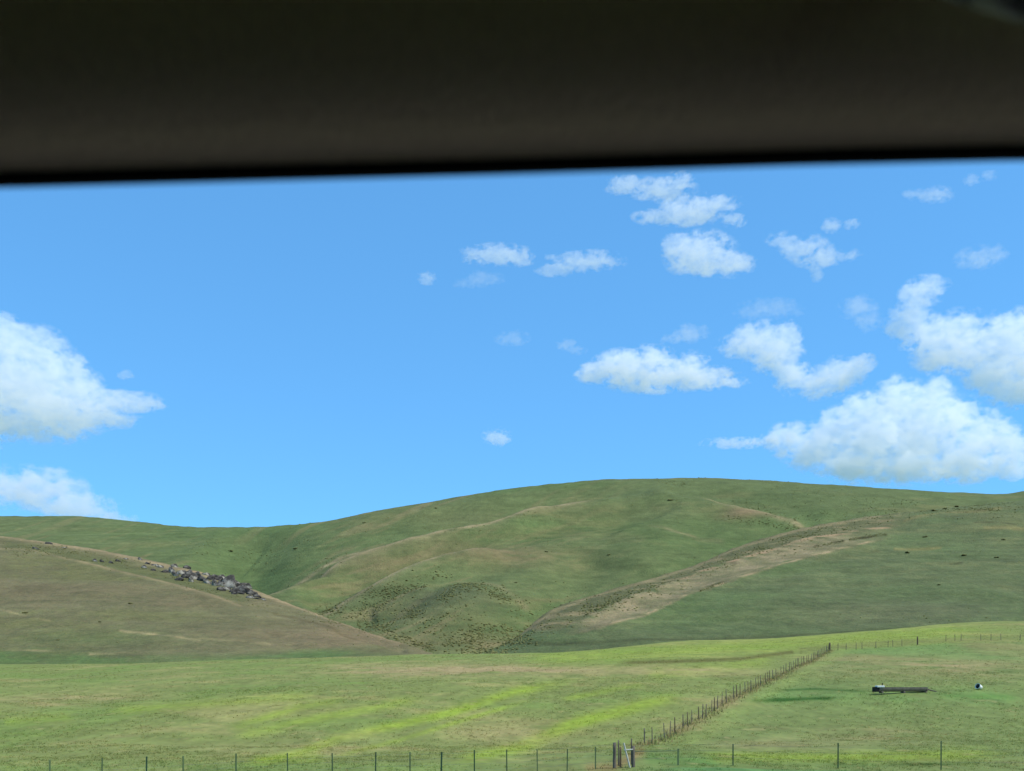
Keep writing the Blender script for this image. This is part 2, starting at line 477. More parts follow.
# --- the big hill that makes the skyline
R1 = [(700, 495), (606, 503), (553, 510), (513, 523), (450, 536), (406, 546), (340, 566), (263, 600)]
R2 = [(520, 554), (450, 565), (423, 574), (390, 586), (340, 607), (316, 617)]
R3 = [(640, 496), (700, 503), (760, 518), (815, 530)]
G1 = [(215, 532), (235, 553), (252, 575), (262, 598)]
def rel_main(px, py, X, Y, Z, s):
    edge = sstep(1.0, .93, s) * sstep(0, .1, s)
    z = bumpline(px, py, R1, 12, 13) + bumpline(px, py, [(x - 22, y - 12) for x, y in R1], -17, 20) + bumpline(px, py, [(x + 16, y + 12) for x, y in R1], -7, 16)
    z += bumpline(px, py, R2, 13, 13, 1.5, (.0, .15, .5, .95)) - bumpline(px, py, [(x - 16, y - 11) for x, y in R2], 10, 15) - bumpline(px, py, [(x + 14, y + 14) for x, y in R2], 4, 14)
    z += bumpline(px, py, R3, 9, 16) - bumpline(px, py, [(x + 12, y - 10) for x, y in R3], 9, 18)
    z += bumpline(px, py, G1, -46, 52, 1.2, (0, .5, .99, 1.0))
    z += bumpline(px, py, [(390, 536), (340, 546), (300, 559), (253, 578)], 5, 9) + bumpline(px, py, [(436, 590), (400, 600), (370, 612)], 5, 7)
    z += 12 * gb(px, py, 464, 608, 50, 18) - 4 * gb(px, py, 385, 612, 34, 12) - 9 * gb(px, py, 520, 618, 40, 16)
    z += bumpline(px, py, [(600, 550), (575, 585), (530, 625)], -8, 30)
    z += bumpline(px, py, [(640, 520), (660, 545), (640, 575)], 6, 40)
    for i in range(9):     # shallow draws running down the face
        x0 = 420 + i * 62 + 17 * math.sin(i * 2.3)
        z += bumpline(px, py, [(x0 + 20, 498 + 3 * (i % 3)), (x0 - 4, 520), (x0 - 26, 548 + 5 * (i % 2))], -2.6 if i % 2 else 2.0, 12, 1.0, (0, .3, .6, 1))
    z = z * edge
    z += (3.4 * fbm(X / 110, Y / 160, 3, 41) + 1.1 * fbm(X / 24, Y / 34, 3, 42)) * edge
    z += (0.30 * fbm(X / 60, Z / 2.2, 3, 43)) * edge          # stock terraces along the contour
    z += (1 - sstep(1.0, .93, s)) * 0.9 * fbm(X / 18, Y / 30, 3, 44)
    return z
def col_main(px, py, X, Y, Z, s):
    n1 = fbm(X / 90, Z / 22, 4, 51); n2 = fbm(X / 16, Z / 5, 4, 52); n3 = fbm(X / 260, Z / 60, 3, 53)
    terr = fbm(X / 70, Z / 1.8, 3, 54)
    n5 = fbm(X / 5, Z / 1.6, 3, 56)
    drift = fbm((px + py) / 46, (py + .30 * px) / 3.4, 4, 55)      # lines of dry grass following the spurs
    c = np.zeros(px.shape + (3,)) + lin((93, 121, 78))
    c = mixc(c, (84, 120, 70), sstep(-.1, .5, n3) * .7)
    c = mixc(c, (118, 128, 88), sstep(.05, .6, n1 + .4 * n2) * .36)
    c = mixc(c, (140, 140, 106), sstep(.1, .5, drift) * sstep(700, 420, px) * .4)
    # greener hollow left of the long ridge
    c = mixc(c, (84, 120, 74), gb(px, py, 255, 552, 70, 26) * .9)
    c = mixc(c, (96, 124, 82), gb(px, py, 60, 530, 130, 16) * .5)
    # grassy sunburnt ridge lines
    for pts, wd, st in (([(a, b) for a, b in R1[1:]], 4.5, .4), ([(a, b) for a, b in R1[1:]], 1.6, .9), (R2, 4, .45), (R2, 1.6, .95), ([(390, 536), (340, 546), (300, 559), (253, 578)], 2.2, .8), ([(436, 588), (400, 598), (370, 611)], 1.6, .6), ([(553, 606), (600, 594), (640, 584)], 2, .4), ([(662, 534), (680, 537), (695, 538)], 1.2, .6),
                        ([(700, 499), (745, 512), (800, 529)], 3.6, .8), ([(455, 582), (480, 585), (525, 602)], 3, .4),
                        ([(640, 597), (690, 580), (725, 566)], 3, .5), ([(560, 535), (610, 540), (640, 545)], 5, .25),
                        ([(640, 530), (700, 540), (720, 542)], 3, .3)):
        d, t, sd = pdist(px, py, pts, 1.5)
        c = mixc(c, (144, 149, 116), gauss(d, wd * 1.2) * st * (.85 + .7 * n2) * sstep(0, .15, t))
    # browner bench in the middle
    c = mixc(c, (116, 119, 88), gb(px, py, 490, 556, 80, 12) * .65 * (1 + n2))
    c = mixc(c, (116, 119, 88), gb(px, py, 380, 562, 70, 11) * .3 * (1 + n2))
    c = mixc(c, (116, 119, 88), gb(px, py, 470, 545, 50, 7) * .4)
    c = mixc(c, (130, 126, 98), gb(px, py, 745, 518, 24, 5) * .9)
    # darker scrubby slopes
    c = mixc(c, (80, 100, 76), gb(px, py, 400, 607, 70, 15) * .4)
    c = mixc(c, (84, 104, 80), gb(px, py, 460, 606, 45, 14) * .55)
    c = mixc(c, (118, 122, 90), gb(px, py, 440, 640, 120, 11) * .5 * (1 + n2))
    c = mixc(c, (82, 108, 68), gb(px, py, 640, 535, 90, 22) * .35)
    c = mixc(c, (78, 108, 66), gb(px, py, 770, 496, 80, 9) * .4)
    c = mixc(c, (112, 122, 88), gb(px, py, 470, 512, 130, 9) * .35)
    c = c * (1 + .13 * terr + .17 * n2 + .14 * n5)[..., None]
    return c
CR_MAIN = [(-600, 540, 1500), (-300, 522, 1600), (0, 516, 1700), (70, 516, 1700), (130, 521, 1660), (200, 527, 1560), (250, 527, 1480), (320, 522, 1420), (380, 510, 1420),
           (440, 500, 1450), (500, 490, 1480), (560, 483, 1500), (620, 479, 1500), (700, 478, 1500), (760, 480, 1480), (820, 484, 1450),
           (880, 488, 1420), (950, 492, 1400), (1000, 494, 1400), (1030, 490, 1420), (1100, 478, 1500), (1300, 465, 1600), (1600, 500, 1700)]
FT_MAIN = [(-600, 664, 620), (0, 664, 620), (300, 662, 600), (430, 661, 560), (600, 655, 620), (1024, 645, 700), (1600, 640, 700)]
hill('hill', 'main', -600, 1600, 1.3, CR_MAIN, FT_MAIN, 300, 2.6, rel_main, col_main,
     'broad green hill whose smooth rounded top makes the skyline')

# --- brown spur on the left with the rock outcrop
SPUR = [(-700, 470, 900), (-300, 505, 800), (-100, 525, 740), (0, 536, 700), (40, 541, 690), (100, 550, 670), (150, 560, 650), (200, 572, 630), (250, 588, 600),
        (290, 604, 560), (330, 619, 500), (370, 633, 440), (410, 646, 390), (450, 660, 350), (480, 668, 335)]
FT_SPUR = [(-700, 672, 290), (0, 668, 292), (200, 665, 292), (400, 662, 292), (480, 668, 300)]
def rel_spur(px, py, X, Y, Z, s):
    edge = sstep(1.0, .9, s) * sstep(0, .1, s)
    z = 1.6 * fbm(X / 60, Y / 90, 3, 61) + .5 * fbm(X / 12, Y / 18, 3, 62) + .16 * fbm(X / 40, Z / 1.2, 3, 63)
    z += bumpline(px, py, [(0, 548), (60, 556), (130, 575), (210, 600), (300, 630)], 1.5, 10)
    z += bumpline(px, py, [(20, 545), (100, 560), (190, 582), (260, 600)], -1.6, 9)
    z += bumpline(px, py, [(330, 628), (380, 640), (410, 650)], -1.2, 4)
    return z * edge + (1 - sstep(1, .9, s)) * .5 * fbm(X / 7, Y / 9, 3, 64)
def col_spur(px, py, X, Y, Z, s):
    n1 = fbm(X / 50, Z / 9, 4, 71); n2 = fbm(X / 8, Z / 2.2, 4, 72); terr = fbm(X / 40, Z / 1.0, 3, 73)
    c = np.zeros(px.shape + (3,)) + lin((106, 118, 88))
    c = mixc(c, (112, 116, 90), sstep(-.1, .5, n1 + .3 * n2) * .6)
    c = mixc(c, (104, 120, 78), sstep(.1, .6, -n1 + .3 * n2) * .7)
    # pale crest and second pale line
    for pts, wd, st in (([(0, 536), (100, 551), (200, 573), (300, 608), (400, 643)], 3.4, .8), ([(0, 549), (50, 555), (120, 572), (180, 590), (240, 606)], 3.0, .65)):
        d, t, sd = pdist(px, py, pts, 1.5)
        c = mixc(c, (150, 148, 118), gauss(d, wd * .75) * st * (.9 + .6 * n2))
    # green shrubby band between them
    d, t, sd = pdist(px, py, [(10, 545), (90, 557), (170, 578), (240, 598)], 1.5)
    c = mixc(c, (90, 110, 70), gauss(d, 9) * .75)
    # pinkish brown toe on the right
    c = mixc(c, (122, 119, 94), gb(px, py, 350, 635, 70, 16) * .6)
    d, t, sd = pdist(px, py, [(275, 612), (330, 628), (385, 645)], 1.5)
    c = mixc(c, (90, 92, 62), gauss(d, 2.2) * .6)
    # fresh green base
    g = sstep(640, 656, py + 8 * n1 - 10 * gb(px, py, 160, 650, 130, 30)) * sstep(440, 330, px)
    c = mixc(c, (86, 122, 70), g * (.75 + .5 * n1 + .4 * n2))
    c = mixc(c, (92, 126, 72), gb(px, py, 90, 640, 90, 10) * .5)
    for pts, st in (([(120, 632), (160, 636), (200, 642)], .8), ([(90, 654), (125, 654)], .8), ([(0, 648), (60, 652)], .5), ([(200, 640), (270, 642)], .4), ([(0, 610), (50, 622)], .35)):
        d, t, sd = pdist(px, py, pts, 1.0)
        c = mixc(c, (154, 158, 118), gauss(d, 1.1) * st * (.7 + 1.2 * n2))
    return c * (1 + .10 * terr + .16 * n2 + .14 * fbm(X / 2.6, Z / .7, 3, 74))[..., None]
hill('hill', 'spur', -700, 480, 1.1, SPUR, FT_SPUR, 210, 2.6, rel_spur, col_spur,
     'dry brown spur of the left hill with a rocky crest', back=160)

# --- green slope on the right with the bare brown strip
RIDGE = [(455, 664, 360), (480, 655, 400), (512, 640, 450), (553, 609, 520), (600, 593, 570), (645, 580, 620), (693, 566, 680), (740, 546, 740), (794, 530, 790),
         (840, 521, 830), (880, 515, 860), (940, 509, 890), (1024, 500, 940), (1200, 484, 1000), (1700, 470, 1100)]
FT_RIDGE = [(455, 666, 330), (560, 655, 310), (700, 648, 305), (1024, 632, 305), (1700, 628, 305)]
STRIP_HI = [(560, 632), (600, 616), (640, 599), (680, 582), (747, 559), (814, 540), (858, 533), (900, 526)]
STRIP_LO = [(560, 642), (600, 632), (640, 620), (680, 603), (747, 576), (814, 558), (858, 547), (900, 534)]
def rel_ridge(px, py, X, Y, Z, s):
    edge = sstep(1.0, .92, s) * sstep(0, .1, s)
    z = 2.4 * fbm(X / 70, Y / 120, 3, 81) + .6 * fbm(X / 14, Y / 22, 3, 82) + .22 * fbm(X / 50, Z / 1.5, 3, 83)
    z += bumpline(px, py, STRIP_LO, 1.6, 8) + bumpline(px, py, STRIP_HI, 1.5, 6)
    z += bumpline(px, py, [(900, 515), (960, 525), (1024, 530)], 2, 16)
    return z * edge + (1 - sstep(1, .92, s)) * .8 * fbm(X / 10, Y / 16, 3, 84)
def col_ridge(px, py, X, Y, Z, s):
    n1 = fbm(X / 60, Z / 12, 4, 91); n2 = fbm(X / 10, Z / 2.6, 4, 92); terr = fbm(X / 60, Z / 1.2, 3, 93)
    c = np.zeros(px.shape + (3,)) + lin((92, 118, 80))
    c = mixc(c, (88, 122, 74), sstep(-.1, .5, n1) * .6)
    c = mixc(c, (106, 124, 84), sstep(.0, .5, -n1 + .4 * n2) * .5)
    c = mixc(c, (94, 112, 86), gb(px, py, 900, 610, 140, 16) * .5)
    c = mixc(c, (82, 122, 68), sstep(640, 628, py) * gb(px, py, 700, 612, 110, 18) * .45)
    # scrubby upper rim
    up = smooth1([p[0] for p in STRIP_HI], [p[1] for p in STRIP_HI], px); lo = smooth1([p[0] for p in STRIP_LO], [p[1] for p in STRIP_LO], px)
    rim = sstep(2, -3, py - up) * sstep(930, 880, px)
    c = mixc(c, (100, 114, 80), rim * .8)
    c = mixc(c, (132, 132, 102), rim * sstep(.05, .5, n2) * .6)
    dC, tC, sC = pdist(px, py, [(a, b + 1.5) for a, b, _ in RIDGE[2:11]], 1.5)
    c = mixc(c, (142, 144, 110), gauss(dC, 2.0) * .6)
    # the bare strip
    nf = fbm(X / 3, Z / 1.0, 3, 95)
    m = sstep(-1.8, 1.8, py - up + 4.5 * n2 + 3.0 * nf) * sstep(1.5, -1.5, py - lo + 4.0 * n2 + 3.0 * nf) * sstep(560, 600, px) * sstep(915, 800, px)
    c = mixc(c, (139, 142, 113), m * (.7 + .45 * n2))
    d, t, sd = pdist(px, py, STRIP_LO, 1.5)
    c = mixc(c, (150, 150, 118), gauss(d, 1.6) * (.45 + 1.2 * n2 + .6 * nf) * sstep(575, 600, px) * sstep(900, 850, px))
    d, t, sd = pdist(px, py, [(x, y) for x, y in STRIP_HI], 1.5)
    c = mixc(c, (154, 142, 112), gauss(d, 1.6) * (.4 + 1.2 * n2) * sstep(650, 700, px) * sstep(905, 880, px))
    for pts, st, w in (([(816, 547), (828, 545), (843, 542)], 1, 1.5), ([(851, 540), (868, 537), (886, 535)], 1, 1.4), ([(716, 569), (735, 565)], .7, 1.2),
                    ([(702, 591), (712, 588), (726, 583)], .7, 1.2), ([(944, 520), (970, 519), (1000, 518)], .9, 1.2), ([(975, 525), (1020, 526)], .6, 1.2), ([(990, 557), (1015, 557)], .8, 1.1),
                    ([(950, 565), (962, 564)], .4, 1), ([(840, 558), (880, 550)], .3, 1.2)):
        d, t, sd = pdist(px, py, pts, 1.0)
        c = mixc(c, (62, 68, 42), gauss(d, w * .9) * st * (.45 + 1.6 * n2))
    for pts, st in (([(895, 548), (940, 547)], .5), ([(905, 522), (940, 515), (1000, 510)], .4), ([(985, 530), (1024, 529)], .4)):
        d, t, sd = pdist(px, py, pts, 1.0)
        c = mixc(c, (136, 138, 86), gauss(d, 1.6) * st)
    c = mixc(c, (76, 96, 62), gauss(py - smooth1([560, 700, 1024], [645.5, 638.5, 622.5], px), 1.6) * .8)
    return c * (1 + .09 * terr + .20 * n2 + .18 * fbm(X / 2.4, Z / .8, 3, 94))[..., None]
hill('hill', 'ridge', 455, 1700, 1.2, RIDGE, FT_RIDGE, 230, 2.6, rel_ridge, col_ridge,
     'green hillside at right crossed by a bare brown strip', back=140)

# far blue-green rise so the land does not end behind the hills
# ------------------------------------------------------------------ scrub on the hills (stuff) and single shrubs
def ico(sub):
    bm = bmesh.new(); bmesh.ops.create_icosphere(bm, subdivisions=sub, radius=1.0)
    v = np.array([x.co[:] for x in bm.verts]); f = np.array([[q.index for q in p.verts] for p in bm.faces]); bm.free()
    return v, f
IV1, IF1 = ico(1); IV2, IF2 = ico(2); IV3, IF3 = ico(3)

def pick(key, n, weight):
    PX, RPY, X, Y, Z, PY = LAY[key]
    w = weight(PX, RPY, X, Y, Z).ravel().clip(0)
    c = np.cumsum(w); i = np.searchsorted(c, rng.random(n) * c[-1]).clip(0, w.size - 1)
    return np.stack([X.ravel()[i], Y.ravel()[i], Z.ravel()[i]], -1)

def wl_line(pts, w, ky=1.5):
    return lambda px, py, *a: gauss(pdist(px, py, pts, ky)[0], w)
clump = lambda X, Z, sc, sd: sstep(.0, .45, fbm(X / sc, Z / (sc * .5), 3, sd))
sets = []
def add_set(key, n, wt, s0, s1, col):
    n = int(n * 1.6); p = pick(key, n, wt); sets.append((p, (s0 + (s1 - s0) * rng.random(n) ** 3) * .36, (.35 * lin(col) + .65 * lin((112, 128, 88))) * 2.2 * rng.uniform(.75, 1.3, (n, 1))))
add_set('main', 900, lambda px, py, X, Y, Z: (gb(px, py, 470, 635, 95, 14) + .6 * gb(px, py, 560, 612, 60, 16)) * (.15 + clump(X, Z, 30, 101)), .9, 2.4, (70, 84, 52))
add_set('main', 420, lambda px, py, X, Y, Z: (gauss(pdist(px, py, [(445, 598), (465, 588), (490, 592), (520, 604)], 1.5)[0], 7)) * (.2 + clump(X, Z, 26, 102)), 1.0, 2.3, (60, 76, 50))
add_set('main', 500, lambda px, py, X, Y, Z: gauss(pdist(px, py, [(440, 573), (400, 588), (360, 603), (325, 612)], 1.5)[0], 9) * (.15 + clump(X, Z, 25, 103)), 1.0, 2.6, (58, 72, 50))
add_set('main', 320, lambda px, py, X, Y, Z: gauss(pdist(px, py, [(330, 610), (365, 622), (400, 637), (430, 648)], 1.5)[0], 5), .9, 2.4, (52, 64, 44))
add_set('main', 520, lambda px, py, X, Y, Z: gb(px, py, 400, 610, 44, 11) * (.12 + clump(X, Z, 18, 116)), .8, 2.2, (78, 96, 66))
add_set('main', 520, lambda px, py, X, Y, Z: gb(px, py, 790, 503, 110, 13) * (.08 + clump(X, Z, 60, 104)), .9, 2.2, (62, 84, 50))
add_set('main', 260, lambda px, py, X, Y, Z: gb(px, py, 270, 555, 60, 17) * (.1 + clump(X, Z, 50, 105)), 1.0, 2.4, (56, 84, 50))
add_set('main', 260, lambda px, py, X, Y, Z: gb(px, py, 430, 520, 110, 16) * (.05 + clump(X, Z, 50, 106)), .9, 2.0, (70, 92, 56))
add_set('main', 160, lambda px, py, X, Y, Z: gb(px, py, 640, 482, 330, 6) * (.05 + clump(X, Z, 60, 107)), 1.0, 2.2, (62, 84, 50))
add_set('main', 260, lambda px, py, X, Y, Z: (py > 480) * (py < 600) * (.02 + clump(X, Z, 90, 108) ** 2), .8, 1.7, (68, 92, 56))
add_set('main', 120, lambda px, py, X, Y, Z: gauss(pdist(px, py, [(725, 518), (765, 523), (800, 530)], 1.5)[0], 4), 1.0, 2.2, (56, 76, 44))
add_set('ridge', 900, lambda px, py, X, Y, Z: gauss(pdist(px, py, [(480, 655), (540, 629), (600, 607), (660, 588), (720, 563), (780, 544), (840, 528)], 1.5)[0], 11) * (.2 + clump(X, Z, 22, 109)), .6, 1.6, (66, 80, 50))
add_set('ridge', 260, lambda px, py, X, Y, Z: gauss(pdist(px, py, [(760, 550), (800, 536), (860, 523), (930, 509)], 1.5)[0], 5) * (.1 + clump(X, Z, 25, 110)), .7, 1.7, (58, 78, 46))
add_set('ridge', 260, lambda px, py, X, Y, Z: gb(px, py, 970, 508, 50, 5) * (.1 + clump(X, Z, 25, 111)), .8, 1.7, (54, 76, 44))
add_set('ridge', 130, lambda px, py, X, Y, Z: (py < 625) * (py > 520) * (px < 1300) * (px > 640) * (.02 + clump(X, Z, 50, 112) ** 2), .4, 1.0, (64, 86, 52))
add_set('ridge', 150, lambda px, py, X, Y, Z: gauss(pdist(px, py, [(815, 546.5), (830, 544), (843, 541)], 1.5)[0], 1.6) + gauss(pdist(px, py, [(850, 540), (868, 536.5), (887, 534)], 1.5)[0], 1.6), .5, 1.3, (40, 52, 30))
add_set('ridge', 110, lambda px, py, X, Y, Z: gauss(pdist(px, py, [(944, 519), (970, 518.5), (1000, 518)], 1.5)[0], 1.6) + gauss(pdist(px, py, [(700, 591), (726, 582)], 1.5)[0], 1.4) + gauss(pdist(px, py, [(716, 569), (738, 564)], 1.5)[0], 1.4), .5, 1.2, (48, 62, 36))
add_set('spur', 420, lambda px, py, X, Y, Z: gauss(pdist(px, py, [(10, 547), (70, 553), (140, 566), (200, 583), (260, 602)], 1.5)[0], 7) * (.12 + clump(X, Z, 14, 113)), .5, 1.3, (64, 80, 50))
add_set('spur', 120, lambda px, py, X, Y, Z: gauss(pdist(px, py, [(25, 550), (45, 549), (70, 551)], 1.5)[0], 6), .5, 1.4, (50, 60, 40))
add_set('spur', 150, lambda px, py, X, Y, Z: gauss(pdist(px, py, [(270, 603), (330, 622), (400, 646)], 1.5)[0], 4) * (.2 + clump(X, Z, 14, 114)), .4, 1.0, (72, 82, 54))
add_set('spur', 120, lambda px, py, X, Y, Z: (px > -200) * (py < 650) * (.03 + clump(X, Z, 40, 115) ** 2), .3, .8, (78, 86, 58))
P = np.concatenate([s[0] for s in sets]); SZ = np.concatenate([s[1] for s in sets]); CL = np.concatenate([s[2] for s in sets])
n = len(P); nv = len(IV1)
jit = 1 + rng.uniform(-.35, .35, (n, nv, 1))
asp = np.stack([rng.uniform(.9, 1.6, n), rng.uniform(.9, 1.3, n), rng.uniform(.55, .85, n)], -1)
V = IV1[None] * jit * asp[:, None] * SZ[:, None, None]
V = V + (P + np.stack([0 * SZ, 0 * SZ, SZ * .25], -1))[:, None]
Fc = IF1[None] + (np.arange(n) * nv)[:, None, None]
scrub = link('scrub', tri_mesh('scrub', V.reshape(-1, 3), Fc.reshape(-1, 3), np.repeat(CL, nv, 0) * rng.uniform(.75, 1.25, (n * nv, 1))), M_leaf)
tag(scrub, 'low grey green sagebrush scrub filling the hill gullies', 'scrub', kind='stuff')

def near(key, px, py):
    PX, RPY, X, Y, Z, PY = LAY[key]
    i = np.argmin((PX - px) ** 2 + (RPY - py) ** 2)
    return np.array([X.ravel()[i], Y.ravel()[i], Z.ravel()[i]])

def shrub_mesh(nb, seed):
    r = np.random.default_rng(seed)
    vs = []; fs = []; cs = []
    for k in range(nb):
        # foliage: many small leafy facets through the crown's volume
        d = r.normal(size=3); d /= np.linalg.norm(d)
        c = d * np.array([1, .9, .6]) * r.uniform(.1, .95) ** .5
        c[2] = abs(c[2]) + .1
        m = 1 + r.uniform(-.35, .35, (len(IV1), 1))
        vs.append(IV1 * m * r.uniform(.16, .36) + c); fs.append(IF1 + k * len(IV1))
        cs.append(np.ones((len(IV1), 3)) * lin((128, 146, 100)) * r.uniform(.6, 1.4))
    return tri_mesh('shrub', np.concatenate(vs), np.concatenate(fs), np.concatenate(cs))
SHM = [shrub_mesh(26, k) for k in range(3)]
for me in SHM: me.materials.append(M_leaf)
for k, (key, px, py, wpx) in enumerate([('ridge', 925, 537, 5), ('ridge', 908, 553, 6), ('ridge', 964, 556, 6), ('ridge', 939, 585, 4),
        ('ridge', 1003, 540, 5), ('ridge', 996, 558, 5),
        ('ridge', 934, 511, 6), ('ridge', 945, 509, 5), ('ridge', 957, 507, 6)]):
    p = near(key, px, py)
    o = bpy.data.objects.new('shrub', SHM[k % 3]); COL.objects.link(o)
    o.location = p; sc = wpx / 2 / F * p[1]; o.scale = (sc * 1.0, sc * .8, sc * .7); o.rotation_euler = (0, 0, k * 1.7)
    tag(o, 'small dark shrub alone on the open green slope at right', 'shrub', 'single shrubs on the right slope')
for k, (key, px, py, wpx) in enumerate([('spur', 25, 613, 7), ('spur', 100, 622, 5), ('spur', 130, 604, 6), ('spur', 58, 640, 4)]):
    p = near(key, px, py)
    o = bpy.data.objects.new('shrub', SHM[(k + 1) % 3]); COL.objects.link(o)
    o.location = p; sc = wpx / 2 / F * p[1]; o.scale = (sc * .9, sc * .7, sc * .55); o.rotation_euler = (0, 0, k * 2.1)
    tag(o, 'small dark shrub alone on the dry brown slope at left', 'shrub', 'single shrubs on the brown slope')
for k, (key, px, py, wpx) in enumerate([('main', 609, 555, 4), ('main', 546, 552, 5), ('main', 515, 583, 4), ('main', 670, 500, 6), ('main', 230, 551, 6), ('main', 296, 549, 6), ('main', 365, 523, 4), ('main', 436, 508, 4)]):
    p = near(key, px, py)
    o = bpy.data.objects.new('shrub', SHM[k % 3]); COL.objects.link(o)
    o.location = p; sc = wpx / 2 / F * p[1]; o.scale = (sc * 1.0, sc * .8, sc * .5); o.rotation_euler = (0, 0, k * 1.1)
    tag(o, 'small dark shrub dotted on the face of the big hill', 'shrub', 'single shrubs on the big hill')

# ------------------------------------------------------------------ rock outcrop on the spur
m, t, p_ = mat_new('outcrop rock')
tc = t.new('ShaderNodeTexCoord')
nz = t.new('ShaderNodeTexNoise'); nz.inputs['Scale'].default_value = .55; nz.inputs['Detail'].default_value = 8; nz.inputs['Roughness'].default_value = .7
t.link(tc.outputs['Object'], nz.inputs['Vector'])
rp = t.new('ShaderNodeValToRGB')
rp.color_ramp.elements[0].position = .40; rp.color_ramp.elements[0].color = (*lin((48, 45, 41)), 1)
rp.color_ramp.elements[1].position = .62; rp.color_ramp.elements[1].color = (*lin((168, 160, 142)), 1)
e = rp.color_ramp.elements.new(.5); e.color = (*lin((88, 83, 75)), 1)
t.link(nz.outputs['Fac'], rp.inputs[0]); t.link(rp.outputs[0], p_.inputs['Base Color'])
p_.inputs['Roughness'].default_value = .95; p_.inputs['Specular IOR Level'].default_value = .1
b = t.new('ShaderNodeBump'); b.inputs['Strength'].default_value = .9; b.inputs['Distance'].default_value = .6
t.link(nz.outputs['Fac'], b.inputs['Height']); t.link(b.outputs[0], p_.inputs['Normal'])
M_rock = m

def rock_mesh(seed):
    r = np.random.default_rng(seed)
    v = IV3.copy() * np.array([1, .9, 1.1])
    for k in range(15):      # cut by random planes: angular blocks
        d = r.normal(size=3) * np.array([1, 1, .55]); d /= np.linalg.norm(d)
        h = r.uniform(.38, .8)
        q = v @ d
        v = v - np.where(q > h, q - h, 0)[:, None] * d
    crack = np.abs(fbm(v[:, 0] * 3.1 + seed, v[:, 1] * 2 + v[:, 2] * 1.1, 2, seed))
    v = v * (1 + .10 * fbm(v[:, 0] * 4 + seed, v[:, 2] * 4 + v[:, 1] * 3, 3, seed + 9) - .22 * np.exp(-(crack / .05) ** 2))[:, None]
    me = tri_mesh('rock', v, IF3); me.materials.append(M_rock)
    return me
RM = [rock_mesh(200 + k) for k in range(6)]
big = [ # px, py, width px, height px, label
    (181, 571, 15, 13, 'grey angular rock block at the upper end of the outcrop'),
    (203, 578, 16, 13, 'grey rock block with a split face, just above the gap in the outcrop'),
    (229, 582, 19, 19, 'largest dark rock mass with pale top in the outcrop'),
    (246, 590, 22, 12, 'tilted grey rock slab at the lower end of the outcrop'),
    (215, 583, 10, 9, 'dark rock in the middle gap of the outcrop'),
]
def put_rock(px, py, w, h, k, label, group=None):
    p = near('spur', px, py + h * .25)
    o = bpy.data.objects.new('rock', RM[k % 6]); COL.objects.link(o)
    u = p[1] / F
    o.location = p + np.array([0, 0, h * u * .02]); o.scale = (w * u * .62, (w + h) * .5 * u * .5, h * u * .62)
    o.rotation_euler = (random.uniform(-.3, .3), .30 + random.uniform(-.3, .3), random.uniform(-.5, .5) + (math.pi if k % 2 else 0))
    if k % 2: o.rotation_euler[1] *= -1
    tag(o, label, 'rock', group)
for k, q in enumerate(big): put_rock(*q[:4], k, q[4], 'rocks of the outcrop')
for k, (px, py, w_, h_) in enumerate([(186, 575, 10, 10), (193, 577, 10, 8), (199, 574, 8, 7), (207, 581, 10, 8), (217, 578, 9, 9), (226, 587, 12, 8), (240, 592, 12, 7), (248, 586, 9, 8), (258, 596, 10, 5), (176, 574, 9, 7), (165, 571, 8, 6), (156, 564, 8, 5), (118, 560, 7, 5), (145, 567, 7, 4), (190, 574, 11, 11), (196, 576, 9, 9), (210, 577, 9, 10), (222, 582, 10, 13), (237, 583, 12, 14), (241, 588, 11, 11), (253, 593, 12, 8), (172, 570, 9, 9), (233, 590, 12, 9), (160, 566, 9, 6), (168, 570, 8, 6), (174, 566, 8, 5), (188, 567, 9, 6), (191, 580, 9, 7), (178, 579, 10, 6), (206, 573, 9, 8), (216, 575, 8, 7), (222, 577, 9, 6),
        (222, 589, 10, 6), (238, 580, 9, 6), (243, 582, 9, 7), (254, 592, 12, 5), (257, 598, 10, 4), (250, 597, 9, 4), (148, 563, 7, 4), (140, 559, 6, 4), (152, 569, 6, 4), (126, 558, 6, 4),
        (103, 561, 8, 4), (95, 560, 6, 4), (112, 562, 6, 4), (36, 548, 8, 4), (48, 543, 9, 4), (64, 547, 6, 3), (235, 593, 9, 5), (264, 599, 6, 3)]):
    put_rock(px, py, w_ * 1.15, h_ * 1.02, k + 1, 'small dark rock among the grass along the rocky spur', 'small rocks along the spur')

# ------------------------------------------------------------------ fences
def tpost(parent, x, y, h, half, mat, name='post', lean=0.0):
    z0 = fz(x, y)
    bm = bmesh.new()
    a = Vector((x, y, z0 - .25)); b_ = Vector((x + lean, y + random.uniform(-.03, .03), z0 + h))
    if mat is M_steel:
        # T section: flange and web
        d = b_ - a
        add_box(bm, (a + b_) / 2, (half * 2, .012, d.length), rot=d.to_track_quat('Z', 'Y').to_matrix())
        add_box(bm, (a + b_) / 2 + Vector((0, .03, 0)), (.014, .046, d.length), rot=d.to_track_quat('Z', 'Y').to_matrix())
    else:
        add_bar(bm, a, b_, half * 1.08, half * .92, 9, wob=half * .12)
    for v in bm.verts: v.co -= parent.location
    from_bm(name, bm, mat, parent, smooth=mat is not M_steel)
    return b_

def wires(parent, pts, heights, r=.004):
    for h in heights:
        bm = bmesh.new()
        for i in range(len(pts) - 1):
            a, c = pts[i], pts[i + 1]
            za, zc = fz(*a), fz(*c)
            mid = Vector(((a[0] + c[0]) / 2, (a[1] + c[1]) / 2, (za + zc) / 2 + h - .03)) - parent.location
            A_ = Vector((a[0], a[1], za + h)) - parent.location; C_ = Vector((c[0], c[1], zc + h)) - parent.location
            add_bar(bm, A_, mid, r, r, 4); add_bar(bm, mid, C_, r, r, 4)
        from_bm('wire', bm, M_wire, parent)

